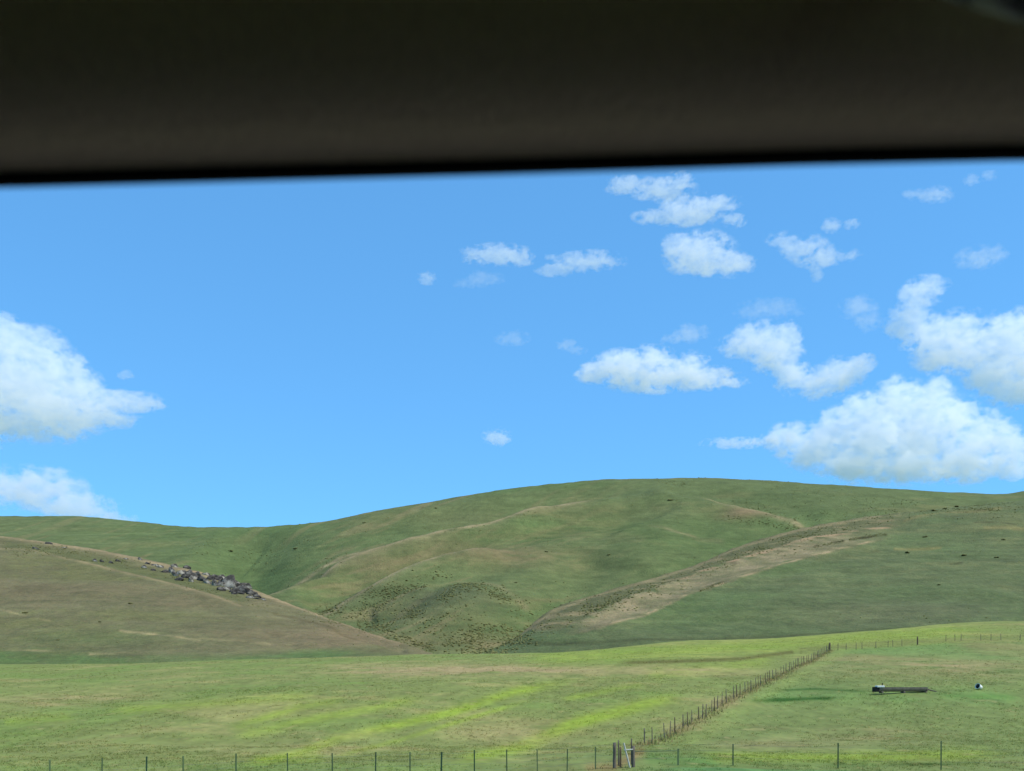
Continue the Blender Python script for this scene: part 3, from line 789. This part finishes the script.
def on_ray(px, Y): return ((px - 512) / F * Y, Y)
CORN = 48.0
LX = [50, 101, 146, 183, 236, 288, 332.5, 375.5, 410, 441, 474.5, 507, 537.5, 567, 595.5]
LTOP = [760, 758, 756.5, 756, 753.5, 753, 753, 752, 752, 752, 750, 749.5, 749.5, 749, 747]
fl = empty('roadside_fence', (0, 42, fz(0, 42)))
tag(fl, 'close-set steel post and wire fence running left along the field edge', 'fence')
lpts = []
allx = [-52, -2] + LX
for i, px in enumerate(allx):
    # the line comes nearer towards the left
    Y = 36.5 + (CORN - 36.5) * ((px - 50) / 550.0)
    x, y = on_ray(px, Y); lpts.append((x, y))
    top = (LTOP[i - 2] if i >= 2 else 760.5)
    h = CAMZ + (HY - top) / F * Y - fz(x, y)
    thick = px in (146, 441)
    tpost(fl, x, y, h, .055 if thick else .03, M_steel, lean=random.uniform(-.03, .03))
lpts.append(on_ray(614, CORN))
wires(fl, lpts, (.35, .65, .92, 1.15))

fr = empty('roadside_fence', (14, 48, fz(14, 48)))
tag(fr, 'sparse fence of widely spaced thin steel posts at lower right', 'fence')
rpts = [on_ray(633, CORN)]
for px, top in ((678, 749), (733, 744), (838, 743), (941, 741), (1046, 740), (1150, 739)):
    x, y = on_ray(px, CORN + .4); rpts.append((x, y))
    h = CAMZ + (HY - top) / F * y - fz(x, y)
    tpost(fr, x, y, max(h, .8), .055 if px == 678 else .03, M_steel, lean=random.uniform(-.02, .02))
wires(fr, rpts, (.4, .75, 1.02))

# braced corner
cb = empty('fence_brace', (*on_ray(624, CORN), fz(*on_ray(624, CORN))))
tag(cb, 'braced wooden fence corner with a white diagonal bar', 'fence brace')
def cpost(px, top, half, mat, Y=CORN):
    x, y = on_ray(px, Y)
    return tpost(cb, x, y, CAMZ + (HY - top) / F * Y - fz(x, y), half, mat)
cpost(614.5, 742.5, .08, M_woodgrey)
cpost(620.5, 747, .05, M_wood, CORN + .5)
cpost(633.2, 746, .085, M_woodgrey)
cpost(618.5, 740, .035, M_woodgrey, CORN + 1.3); cpost(631.5, 738.5, .035, M_woodgrey, CORN + 1.6)
def cbar(name, a, b_, r, mat, Ya=CORN - .12, Yb=CORN - .12):
    bm = bmesh.new(); add_bar(bm, place(*a, Ya) - cb.location, place(*b_, Yb) - cb.location, r, r, 8)
    from_bm(name, bm, mat, cb, smooth=False)
cbar('diagonal_brace', (623.8, 743), (630, 768), .04, M_oldwhite)
cbar('cross_rail', (624, 750), (633, 749.5), .035, M_oldwhite)
cbar('top_rail', (633.5, 751.2), (678, 750.8), .018, M_steel, CORN + .05, CORN + .35)

# long fence climbing the field
ff = empty('field_fence', (FA[0], FA[1], fz(*FA)))
tag(ff, 'long line of wooden fence posts climbing away across the field', 'fence')
L = np.linalg.norm(FB - FA); s_ = 0; fpts = []; i = 0
gaps = [2.0, 3.2, 1.7, 1.7, 2.7, 1.5, 1.4, 2.5, 1.3, 1.3, 2.6, 1.2, 1.2, 2.2]
s_ = -.9
while s_ < L - 1.0:
    q = FA + FD * s_; fpts.append((q[0], q[1]))
    tpost(ff, q[0], q[1], random.uniform(1.2, 1.36), random.uniform(.03, .048), random.choice([M_wood, M_woodgrey, M_woodgrey]), lean=random.uniform(-.07, .07))
    s_ += gaps[i % len(gaps)] * random.uniform(.9, 1.1) * (1 if i < 20 else 1.15); i += 1
q = FB; fpts.append((q[0], q[1]))
tpost(ff, q[0], q[1], 1.45, .16, M_wood, name='end_post')
wires(ff, fpts, (.35, .7, 1.05), .004)

fe = empty('upper_fence', (70, 185, fz(70, 185)))
tag(fe, 'faint wire fence along the top of the pasture', 'fence')
upts = [(FB[0], FB[1])]
for px in (838, 846, 856, 862, 876, 888, 893, 902, 917.5, 946, 955, 961, 981, 991, 1001, 1020, 1040, 1062, 1085):
    Y = 180 + (px - 830) / 194 * 9
    x, y = on_ray(px, Y); upts.append((x, y))
    dark = px == 917.5
    tpost(fe, x, y, 1.25 if not dark else 1.5, .13 if dark else .045, M_wood if dark else M_woodgrey, name='end_post' if dark else 'post', lean=random.uniform(-.06, .06))
wires(fe, upts, (.5, 1.0), .004)

# ------------------------------------------------------------------ the trough and the pale tub in the pasture
TY = 105.0
def tl(px, py, Y=TY): return place(px, py, Y)
x0, x1 = (873 - 512) / F * TY, (931 - 512) / F * TY
zg = max(fz(x0, TY), fz(x1, TY), fz(.5 * (x0 + x1), TY))
tr = empty('water_trough', ((x0 + x1) / 2, TY, zg))
tag(tr, 'long low dark water trough with a white float box at one end', 'water trough')
Lh = (x1 - x0) / 2
bm = bmesh.new()
# half-round trough body, open on top
prof = [(-.42, .50), (-.40, .28), (-.28, .10), (0, .03), (.28, .10), (.40, .28), (.42, .50), (.36, .50), (.34, .30), (.22, .16), (0, .10), (-.22, .16), (-.34, .30), (-.36, .50)]
rings = [[bm.verts.new((x, yy, zz)) for yy, zz in prof] for x in (-Lh + .55, Lh - .5)]
npf = len(prof)
for j in range(npf): bm.faces.new((rings[0][j], rings[0][(j + 1) % npf], rings[1][(j + 1) % npf], rings[1][j]))
for r_, fl_ in ((rings[0], 1), (rings[1], 0)):
    bm.faces.new(r_ if fl_ else r_[::-1])
for xx in (-Lh + .58, Lh - .53): add_box(bm, (xx, 0, .28), (.06, .82, .42))
from_bm('basin', bm, M_darksteel, tr)
bm = bmesh.new(); add_box(bm, (0, 0, .36), (2 * Lh - 1.2, .60, .02)); 
mw, tw, pw = mat_new('still water'); pw.inputs['Base Color'].default_value = (.02, .025, .02, 1); pw.inputs['Roughness'].default_value = .08
from_bm('water_surface', bm, mw, tr)
bm = bmesh.new(); add_box(bm, (-Lh + .30, 0, .27), (.50, .86, .52), bevel=.04); from_bm('end_box', bm, M_dark, tr)
bm = bmesh.new(); add_box(bm, (-Lh + .66, -.12, .57), (.78, .74, .19), bevel=.04); from_bm('float_cover', bm, M_white, tr)
bm = bmesh.new(); add_bar(bm, (-Lh + 1.02, .1, .1), (-Lh + 1.02, .1, .95), .05, .05); from_bm('standpipe', bm, M_dark, tr)
bm = bmesh.new(); add_bar(bm, (Lh - .5, 0, .30), (Lh + .55, -.1, .03), .07, .05); from_bm('outlet_pipe', bm, M_woodgrey, tr)
for k in (-.5, .0, .5):
    bm = bmesh.new(); add_box(bm, (k * Lh * 1.5 + .1, 0, -.02), (.16, .9, .20), bevel=.01); from_bm('support', bm, M_darksteel, tr)

tx, ty = (979 - 512) / F * 105.5, 105.5
tb = empty('feed_tub', (tx, ty, fz(tx, ty))); tb.scale = (.8, .8, .8)
tag(tb, 'small white tub tipped on its side beyond the trough', 'tub')
bm = bmesh.new()
rr = [(.30, -.33), (.36, .30), (.38, .34), (.33, .34), (.31, .28), (.26, -.27)]
rings = []
axis = Vector((-.72, -.45, .28)).normalized(); u_ = axis.orthogonal().normalized(); w_ = axis.cross(u_)
for r_, hh in rr:
    rings.append([bm.verts.new(axis * hh + (u_ * math.cos(a) + w_ * math.sin(a)) * r_ + Vector((0, 0, .36))) for a in np.linspace(0, 2 * math.pi, 20, endpoint=False)])
for i in range(len(rings) - 1):
    for j in range(20): bm.faces.new((rings[i][j], rings[i][(j + 1) % 20], rings[i + 1][(j + 1) % 20], rings[i + 1][j]))
bm.faces.new(rings[0][::-1])
from_bm('shell', bm, M_white, tb, smooth=False)
bm = bmesh.new()
cc = [bm.verts.new(axis * -.26 + (u_ * math.cos(a) + w_ * math.sin(a)) * .255 + Vector((0, 0, .36))) for a in np.linspace(0, 2 * math.pi, 20, endpoint=False)]
c2 = [bm.verts.new(axis * .24 + (u_ * math.cos(a) + w_ * math.sin(a)) * .295 + Vector((0, 0, .36))) for a in np.linspace(0, 2 * math.pi, 20, endpoint=False)]
for j in range(20): bm.faces.new((cc[j], cc[(j + 1) % 20], c2[(j + 1) % 20], c2[j]))
bm.faces.new(c2); bm.faces.new(cc[::-1])
from_bm('contents', bm, M_dark, tb)

# ------------------------------------------------------------------ grass tufts over the nearer field (stuff)
def tufts(n, y0, y1, hmin, hmax, seed):
    r = np.random.default_rng(seed)
    Y = np.sqrt(r.uniform(y0 ** 2, y1 ** 2, n)); px = r.uniform(-120, 1144, n)
    X = (px - 512) / F * Y
    keep = fbm(X / 2.2, Y / 3.0, 3, 31 + seed) + .7 * fbm(X / 9, Y / 14, 3, 77) + r.normal(size=n) * .25 > -.05
    X, Y = X[keep], Y[keep]; n = len(X)
    Z = field_z(X, Y)
    px_, py_ = 512 + F * X / Y, HY - F * (Z - CAMZ) / Y
    c = field_colour(px_, py_, X, Y)
    c = c * r.uniform(.85, 1.35, (n, 1)); 
    dry = r.random(n) < .14
    c[dry] = c[dry] * .5 + lin((176, 166, 120)) * .5
    nb = 4
    ang = r.uniform(0, 2 * math.pi, (n, nb)); h = r.uniform(hmin, hmax, (n, 1)) * r.uniform(.6, 1.1, (n, nb))
    off = r.uniform(-.12, .12, (n, nb, 2)); lean = r.uniform(.7, 1.5, (n, nb)) * h
    wd = h * .22
    bx = X[:, None] + off[..., 0]; by = Y[:, None] + off[..., 1]; bz = np.broadcast_to(Z[:, None] - .02, bx.shape)
    ca, sa = np.cos(ang), np.sin(ang)
    v0 = np.stack([bx - sa * wd, by + ca * wd, bz], -1); v1 = np.stack([bx + sa * wd, by - ca * wd, bz], -1)
    v2 = np.stack([bx + ca * lean, by + sa * lean, bz + h], -1)
    V = np.stack([v0, v1, v2], 2).reshape(-1, 3)
    return V, np.repeat(c, nb * 3, 0)
parts = [tufts(46000, 38, 75, .05, .13, 1), tufts(56000, 75, 135, .06, .16, 2), tufts(34000, 135, 260, .08, .20, 3)]
V = np.concatenate([p[0] for p in parts]); C_ = np.concatenate([p[1] for p in parts])
gr = link('grass', tri_mesh('grass', V, np.arange(len(V)).reshape(-1, 3), C_), M_blade)
tag(gr, 'short tufted green and straw grass covering the field', 'grass', kind='stuff')

# dry growth along the long fence
r = np.random.default_rng(5); n = 1900
sl = r.uniform(-2, L + 1, n); off = r.normal(0, .45, n)
X = FA[0] + FD[0] * sl + FD[1] * off; Y = FA[1] + FD[1] * sl - FD[0] * off; Z = field_z(X, Y)
h = r.uniform(.12, .42, n); ang = r.uniform(0, 6.28, n); wd = h * .16
v0 = np.stack([X - np.sin(ang) * wd, Y + np.cos(ang) * wd, Z - .02], -1); v1 = np.stack([X + np.sin(ang) * wd, Y - np.cos(ang) * wd, Z - .02], -1)
v2 = np.stack([X + r.normal(0, .12, n), Y + r.normal(0, .12, n), Z + h], -1)
V = np.stack([v0, v1, v2], 1).reshape(-1, 3)
cc = np.where(r.random((n, 1)) < .6, lin((150, 142, 108)), lin((124, 138, 86))) * r.uniform(.9, 1.35, (n, 1))
dg = link('dry_grass', tri_mesh('dry_grass', V, np.arange(len(V)).reshape(-1, 3), np.repeat(cc, 3, 0)), M_blade)
tag(dg, 'taller dry brown grass growing along the long fence line', 'grass', kind='stuff')

# ------------------------------------------------------------------ the car the photo is taken from
car = empty('car', (0, 0, CAMZ - 1.33))
tag(car, 'dark car interior whose roof lining fills the top edge of the view', 'car')
cz = 1.33      # camera above car origin
def carmesh(name, bm, mat, smooth=False, parent=None): return from_bm(name, bm, mat, parent or car, smooth)
# edge of the window opening along x: rises slightly to the right
def edge_z(x): return .4515 * ((HY - np.interp(512 + F * x / .4515, [-1500, 0, 512, 800, 1024, 2500], [200, 183.5, 170, 161, 156, 150])) / F) + cz
xs = np.concatenate([np.linspace(-2.2, -.4, 10), np.linspace(-.36, .36, 37), np.linspace(.4, 1.6, 7)])
# headliner: rolls in from the window edge and flattens over the cabin
prof = [(.470, .030), (.462, .0045), (.4515, .0035), (.446, .0052), (.432, .0062), (.422, .0082), (.411, .0122), (.401, .0182), (.392, .0265), (.385, .037), (.375, .055), (.32, .070), (.24, .080), (.1, .092), (-.3, .096), (-.6, .09), (-.95, .06), (-1.05, .0)]
bm = bmesh.new(); rings = []
for (yy, dz) in prof: rings.append([bm.verts.new((x, yy, edge_z(x) + dz)) for x in xs])
for i in range(len(rings) - 1):
    for j in range(len(xs) - 1): bm.faces.new((rings[i][j], rings[i + 1][j], rings[i + 1][j + 1], rings[i][j + 1]))
carmesh('headliner', bm, M_liner, True)
# rubber seal round the top of the opening
bm = bmesh.new(); rings = []
for k in range(10):
    a = 2 * math.pi * k / 10
    rings.append([bm.verts.new((x, .4545 + .0055 * math.cos(a), edge_z(x) + .0055 + .0055 * math.sin(a))) for x in xs])
for k in range(10):
    for j in range(len(xs) - 1): bm.faces.new((rings[k][j], rings[(k + 1) % 10][j], rings[(k + 1) % 10][j + 1], rings[k][j + 1]))
carmesh('window_seal', bm, M_trim, True)
# roof skin above the lining
bm = bmesh.new(); rings = []
for (yy, dz) in [(.475, .030), (.49, .05), (.46, .10), (.36, .135), (.1, .16), (-.3, .165), (-.7, .15), (-1.0, .11), (-1.1, .03)]:
    rings.append([bm.verts.new((x, yy, edge_z(x) + dz)) for x in xs])
for i in range(len(rings) - 1):
    for j in range(len(xs) - 1): bm.faces.new((rings[i][j], rings[i][j + 1], rings[i + 1][j + 1], rings[i + 1][j]))
carmesh('roof', bm, M_paint, True)
# sides below the windows, pillars, floor, ends
zt = cz - .10
bm = bmesh.new(); add_box(bm, (-.3, .52, .25 + (zt - .25) / 2), (4.0, .10, zt - .25), bevel=.03)
carmesh('door', bm, M_cabin)
bm = bmesh.new(); add_box(bm, (-.3, -1.15, .25 + (zt - .25) / 2), (4.0, .10, zt - .25), bevel=.03)
carmesh('door', bm, M_cabin)
bm = bmesh.new(); add_box(bm, (-.3, -.315, .27), (4.0, 1.56, .06)); carmesh('floor_pan', bm, M_cabin)
bm = bmesh.new(); add_box(bm, (-.3, -1.13, cz + .04), (4.0, .04, .30)); carmesh('light_blocker', bm, M_dark)  # unseen panel added over the far-side windows to keep light out
for yy in (.50, -1.10):
    for x in (-2.2, -1.05, 1.25):
        bm = bmesh.new(); add_box(bm, (x, yy, (zt + 1.62) / 2), (.16, .06, 1.66 - zt), bevel=.015); carmesh('pillar', bm, M_dark)
bm = bmesh.new(); add_box(bm, (-2.25, -.315, .95), (.08, 1.56, 1.3)); carmesh('tailgate', bm, M_dark)
bm = bmesh.new(); add_box(bm, (1.62, -.315, .70), (.30, 1.56, .85), bevel=.05); carmesh('dashboard', bm, M_cabin)
for yy in (-.05, -.72):
    for x in (.15, -1.0):
        bm = bmesh.new(); add_box(bm, (x, yy - .1, .55), (.52, .50, .18), bevel=.05)
        add_box(bm, (x - .32, yy - .1, .85), (.14, .48, .62), bevel=.05); carmesh('seat', bm, M_cabin)
for yy in (.50, -1.13):
    for x in (1.15, -1.75):
        bm = bmesh.new(); add_bar(bm, (x, yy - .1, .32), (x, yy + .1, .32), .32, .32, 28); w_o = carmesh('wheel', bm, M_tyre)
# grab handle on the lining
hx, hz = .36 * .50, None
bm = bmesh.new()
pts_ = [Vector((.164, .375, cz + .272)), Vector((.166, .352, cz + .252)), Vector((.180, .345, cz + .2420)), Vector((.24, .344, cz + .2405)), Vector((.30, .345, cz + .2420)), Vector((.318, .352, cz + .252)), Vector((.322, .375, cz + .272))]
for a_, b__ in zip(pts_[:-1], pts_[1:]): add_bar(bm, a_, b__, .0085, .0085, 10)
carmesh('grab_handle', bm, M_plastic, True)

# ------------------------------------------------------------------ clouds
def cloud(label, blobs, tau=7.0, height=1500.0, feat=15.0, soft=1.0):
    blobs = np.asarray(blobs, float)
    A_ = (blobs[:, 2] * blobs[:, 3])
    cx, cy = (blobs[:, 0] * A_).sum() / A_.sum(), (blobs[:, 1] * A_).sum() / A_.sum()
    Y = height / ((HY - cy) / F)
    Y = min(Y, 7600)
    u = Y / F
    org = place(cx, cy, Y)
    loc = []
    for (px, py, rx_, ry_) in blobs:
        k_ = 1.2 if len(blobs) > 6 else 1.0; rx_ *= 1.25 * k_; ry_ *= 1.32 * k_
        rd = max(min(rx_, ry_ * 2.2), ry_) * .9
        loc.append(((px - cx) * u, 0.0, (cy - py) * u, rx_ * u, rd * u, ry_ * u))
    # hull
    bm = bmesh.new()
    for (x, y, z, a, b_, c_) in loc:
        r_ = bmesh.ops.create_icosphere(bm, subdivisions=3, radius=1.0)
        for v in r_['verts']: v.co = Vector((x + v.co.x * a, y + v.co.y * b_, z + v.co.z * c_))
    me = bpy.data.meshes.new('cloud'); bm.to_mesh(me); bm.free()
    o = bpy.data.objects.new('cloud', me); COL.objects.link(o); o.location = org
    if len(loc) > 1:
        md = o.modifiers.new('rm', 'REMESH'); md.mode = 'VOXEL'
        md.voxel_size = max(min(min(l[3], l[4], l[5]) for l in loc) * .22, u * 1.2)
        dg_ = bpy.context.evaluated_depsgraph_get()
        me2 = bpy.data.meshes.new_from_object(o.evaluated_get(dg_)); o.modifiers.clear(); o.data = me2
        me2.name = 'cloud'; bpy.data.meshes.remove(me)
    # density: nearest blob, frayed by noise
    m = bpy.data.materials.new('cloud vapour'); m.use_nodes = True
    t = NT(m); t.n.remove(t.n['Principled BSDF'])
    out = t.n['Material Output']
    tc = t.new('ShaderNodeTexCoord')
    P_ = tc.outputs['Object']
    nz = t.new('ShaderNodeTexNoise'); nz.inputs['Scale'].default_value = 1.2 / (feat * u); nz.inputs['Detail'].default_value = 6
    nz.inputs['Roughness'].default_value = .66
    mp = t.new('ShaderNodeMapping'); mp.inputs['Location'].default_value = (cx * 3.1, cy * 1.7, 5); mp.inputs['Scale'].default_value = (.8, .8, 1.15)
    t.link(P_, mp.inputs[0])
    mp2 = mp
    t.link(mp2.outputs[0], nz.inputs['Vector'])
    dmin = None
    for (x, y, z, a, b_, c_) in loc:
        vm = t.new('ShaderNodeVectorMath', operation='MULTIPLY_ADD')
        t.link(P_, vm.inputs[0]); vm.inputs[1].default_value = (1 / a, 1 / b_, 1 / c_); vm.inputs[2].default_value = (-x / a, -y / b_, -z / c_)
        ln = t.new('ShaderNodeVectorMath', operation='LENGTH'); t.link(vm.outputs[0], ln.inputs[0])
        if dmin is None: dmin = ln.outputs['Value']
        else:
            sm = t.new('ShaderNodeMath', operation='SMOOTH_MIN'); t.link(dmin, sm.inputs[0]); t.link(ln.outputs['Value'], sm.inputs[1]); sm.inputs[2].default_value = .14
            dmin = sm.outputs[0]
    d = t.math('SUBTRACT', 1.0, dmin)
    nn = t.math('MULTIPLY', t.math('SUBTRACT', nz.outputs['Fac'], .535), 3.3)
    nb_ = t.new('ShaderNodeTexNoise'); nb_.inputs['Scale'].default_value = .42 / (feat * u); nb_.inputs['Detail'].default_value = 3
    t.link(mp.outputs[0], nb_.inputs['Vector'])
    d = t.math('ADD', d, t.math('MULTIPLY', t.math('SUBTRACT', nb_.outputs['Fac'], .5), 1.5))
    d = t.math('ADD', d, nn)
    edge = t.math('MULTIPLY', t.math('SUBTRACT', 1.0, dmin), 6.0, clamp=True)      # nothing at the hull itself
    d = t.math('MULTIPLY', t.math('SUBTRACT', d, .15), 6.0 / soft, clamp=True)
    d = t.math('MULTIPLY', d, edge)
    size = np.mean(sorted([l[4] for l in loc])[-max(1, len(loc) // 2):])
    d = t.math('MULTIPLY', d, float((.5 if tau < 1.7 else .72 if tau < 5 else .46) * tau / (2 * size)))
    vs = t.new('ShaderNodeVolumeScatter'); vs.inputs['Color'].default_value = (.997, .999, 1.0, 1); vs.inputs['Anisotropy'].default_value = 0.15
    t.link(d, vs.inputs['Density']); t.link(vs.outputs[0], out.inputs['Volume'])
    o.data.materials.clear(); o.data.materials.append(m)
    tag(o, label, 'cloud', 'clouds in the blue sky')
    return o
CLOUDS = [
    ('large white cumulus cloud at the left edge with two pointed wisps', [(0, 345, 26, 22), (22, 345, 20, 16), (42, 355, 22, 20), (20, 385, 40, 34), (60, 375, 22, 22), (78, 392, 22, 18), (50, 412, 40, 22), (15, 425, 36, 12), (88, 412, 26, 12), (113, 402, 28, 8), (140, 402, 20, 7), (108, 420, 26, 6.5), (-40, 390, 50, 45)], 8, 12, 1.0),
    ('flat grey white cloud just above the skyline at the left edge', [(38, 490, 44, 20), (75, 507, 42, 14), (-5, 486, 42, 18), (108, 518, 26, 7)], 4, 15, 1.4),
    ('flat lens-shaped small cloud, left of the two in the middle sky', [(497, 255, 36, 8), (482, 254, 18, 6), (520, 258, 16, 6)], 2.2, 9, 1.3),
    ('thin streaky small cloud, right of the two in the middle sky', [(590, 261, 34, 8), (558, 270, 22, 5), (552, 256, 10, 4)], 2.2, 9, 1.3),
    ('tiny round cloud puff left of the lens-shaped cloud', [(427, 278, 10, 5.5)], 1.4, 6, 1.3),
    ('very faint wisp under the lens-shaped small cloud', [(483, 279, 22, 6), (465, 284, 12, 4)], .8, 7, 1.5),
    ('topmost bright cloud just under the dark roof edge', [(660, 189, 34, 8), (680, 181, 14, 8), (625, 185, 20, 7)], 2.6, 10, 1.2),
    ('ragged cloud directly below the topmost cloud', [(690, 211, 36, 10), (716, 203, 24, 7), (660, 217, 26, 6), (733, 221, 13, 5)], 2.6, 10, 1.2),
    ('compact bright cloud third down from the roof edge', [(700, 254, 34, 16), (678, 247, 17, 11), (732, 265, 22, 9), (705, 267, 24, 7)], 3.4, 11, 1.1),
    ('long flat-bottomed white cloud in the middle right sky', [(622, 368, 24, 12), (600, 373, 20, 7), (650, 362, 22, 11), (655, 378, 42, 10), (690, 365, 17, 11), (700, 378, 32, 8), (728, 381, 18, 5)], 4.9, 11, 1.1),
    ('curved white cloud joining the largest cloud from the upper left', [(760, 338, 21, 12), (785, 337, 14, 13), (774, 355, 23, 14), (790, 375, 16, 15), (815, 384, 17, 12), (838, 377, 20, 14), (860, 363, 14, 7), (742, 346, 22, 8)], 5, 11, 1.1),
    ('largest white cumulus cloud low over the right hill', [(790, 440, 20, 13), (815, 451, 25, 18), (836, 433, 22, 18), (862, 419, 22, 20), (880, 440, 36, 28), (898, 401, 23, 18), (930, 398, 19, 17), (925, 430, 36, 30), (962, 420, 20, 18), (985, 437, 21, 20), (1005, 451, 18, 20), (968, 458, 34, 18), (900, 467, 48, 13), (850, 465, 30, 13), (942, 470, 38, 10), (1012, 470, 13, 8)], 8, 12, 1.0),
    ('thin flat streak cloud at the left tip of the largest cloud', [(735, 443, 34, 5), (765, 441, 20, 6)], 2.0, 8, 1.2),
    ('white cumulus cloud cut by the right edge of the picture', [(925, 291, 19, 10), (914, 303, 13, 10), (908, 322, 18, 15), (930, 336, 24, 14), (960, 332, 23, 16), (985, 345, 22, 20), (1010, 340, 26, 22), (960, 353, 36, 14), (1000, 372, 27, 18), (1016, 391, 22, 13), (1052, 358, 38, 32)], 6.5, 12, 1.1),
    ('small round puff above the ragged wispy cloud at right', [(832, 225, 10, 7), (852, 224, 8, 4)], 1.6, 7, 1.3),
    ('ragged wispy small cloud right of the compact bright cloud', [(805, 248, 24, 9), (818, 258, 24, 8), (852, 255, 12, 4.5), (785, 239, 20, 6), (816, 275, 8, 7)], 1.9, 9, 1.3),
    ('thin high wisp near the roof edge at right', [(933, 195, 20, 6), (915, 194, 12, 4)], 1.5, 7, 1.3),
    ('tiny faint wisp highest at the right under the roof edge', [(972, 180, 8, 5), (988, 176, 9, 4)], .9, 6, 1.4),
    ('small faint cloud near the right edge of the picture', [(980, 257, 22, 10), (996, 255, 12, 6)], 1.5, 9, 1.4),
    ('broken pale wisp left of the cloud at the right edge', [(858, 308, 20, 10), (868, 322, 14, 10)], 1.2, 8, 1.4),
    ('small smudge cloud above the long flat-bottomed cloud', [(692, 333, 18, 8), (672, 339, 14, 4)], 1.4, 8, 1.4),
    ('lone tiny cloud low in the sky above the hill', [(497, 437, 14, 8)], 1.9, 7, 1.3),
    ('barely visible wisp in the centre of the sky', [(512, 338, 18, 6)], .8, 7, 1.5),
    ('tiny smudge left of the long flat-bottomed cloud', [(566, 345, 11, 5), (578, 350, 10, 4)], .9, 6, 1.4),
    ('pale veil of cloud above the curved cloud', [(770, 309, 34, 8), (750, 312, 16, 6)], .9, 9, 1.5),
    ('tiny puff beside the large cloud at the left', [(125, 375, 8, 5)], 1.0, 6, 1.4),
]
if not QUICK:
    for lab, bl, tau, feat, soft in CLOUDS: cloud(lab, bl, tau, 1500, feat, soft)

# ------------------------------------------------------------------ render settings
cy_ = S.cycles
cy_.use_denoising = True
cy_.max_bounces = 24; cy_.diffuse_bounces = 6; cy_.volume_bounces = 24; cy_.transparent_max_bounces = 16
cy_.volume_step_rate = 0.6; cy_.volume_max_steps = 256
cy_.use_adaptive_sampling = True; cy_.adaptive_threshold = 0.02
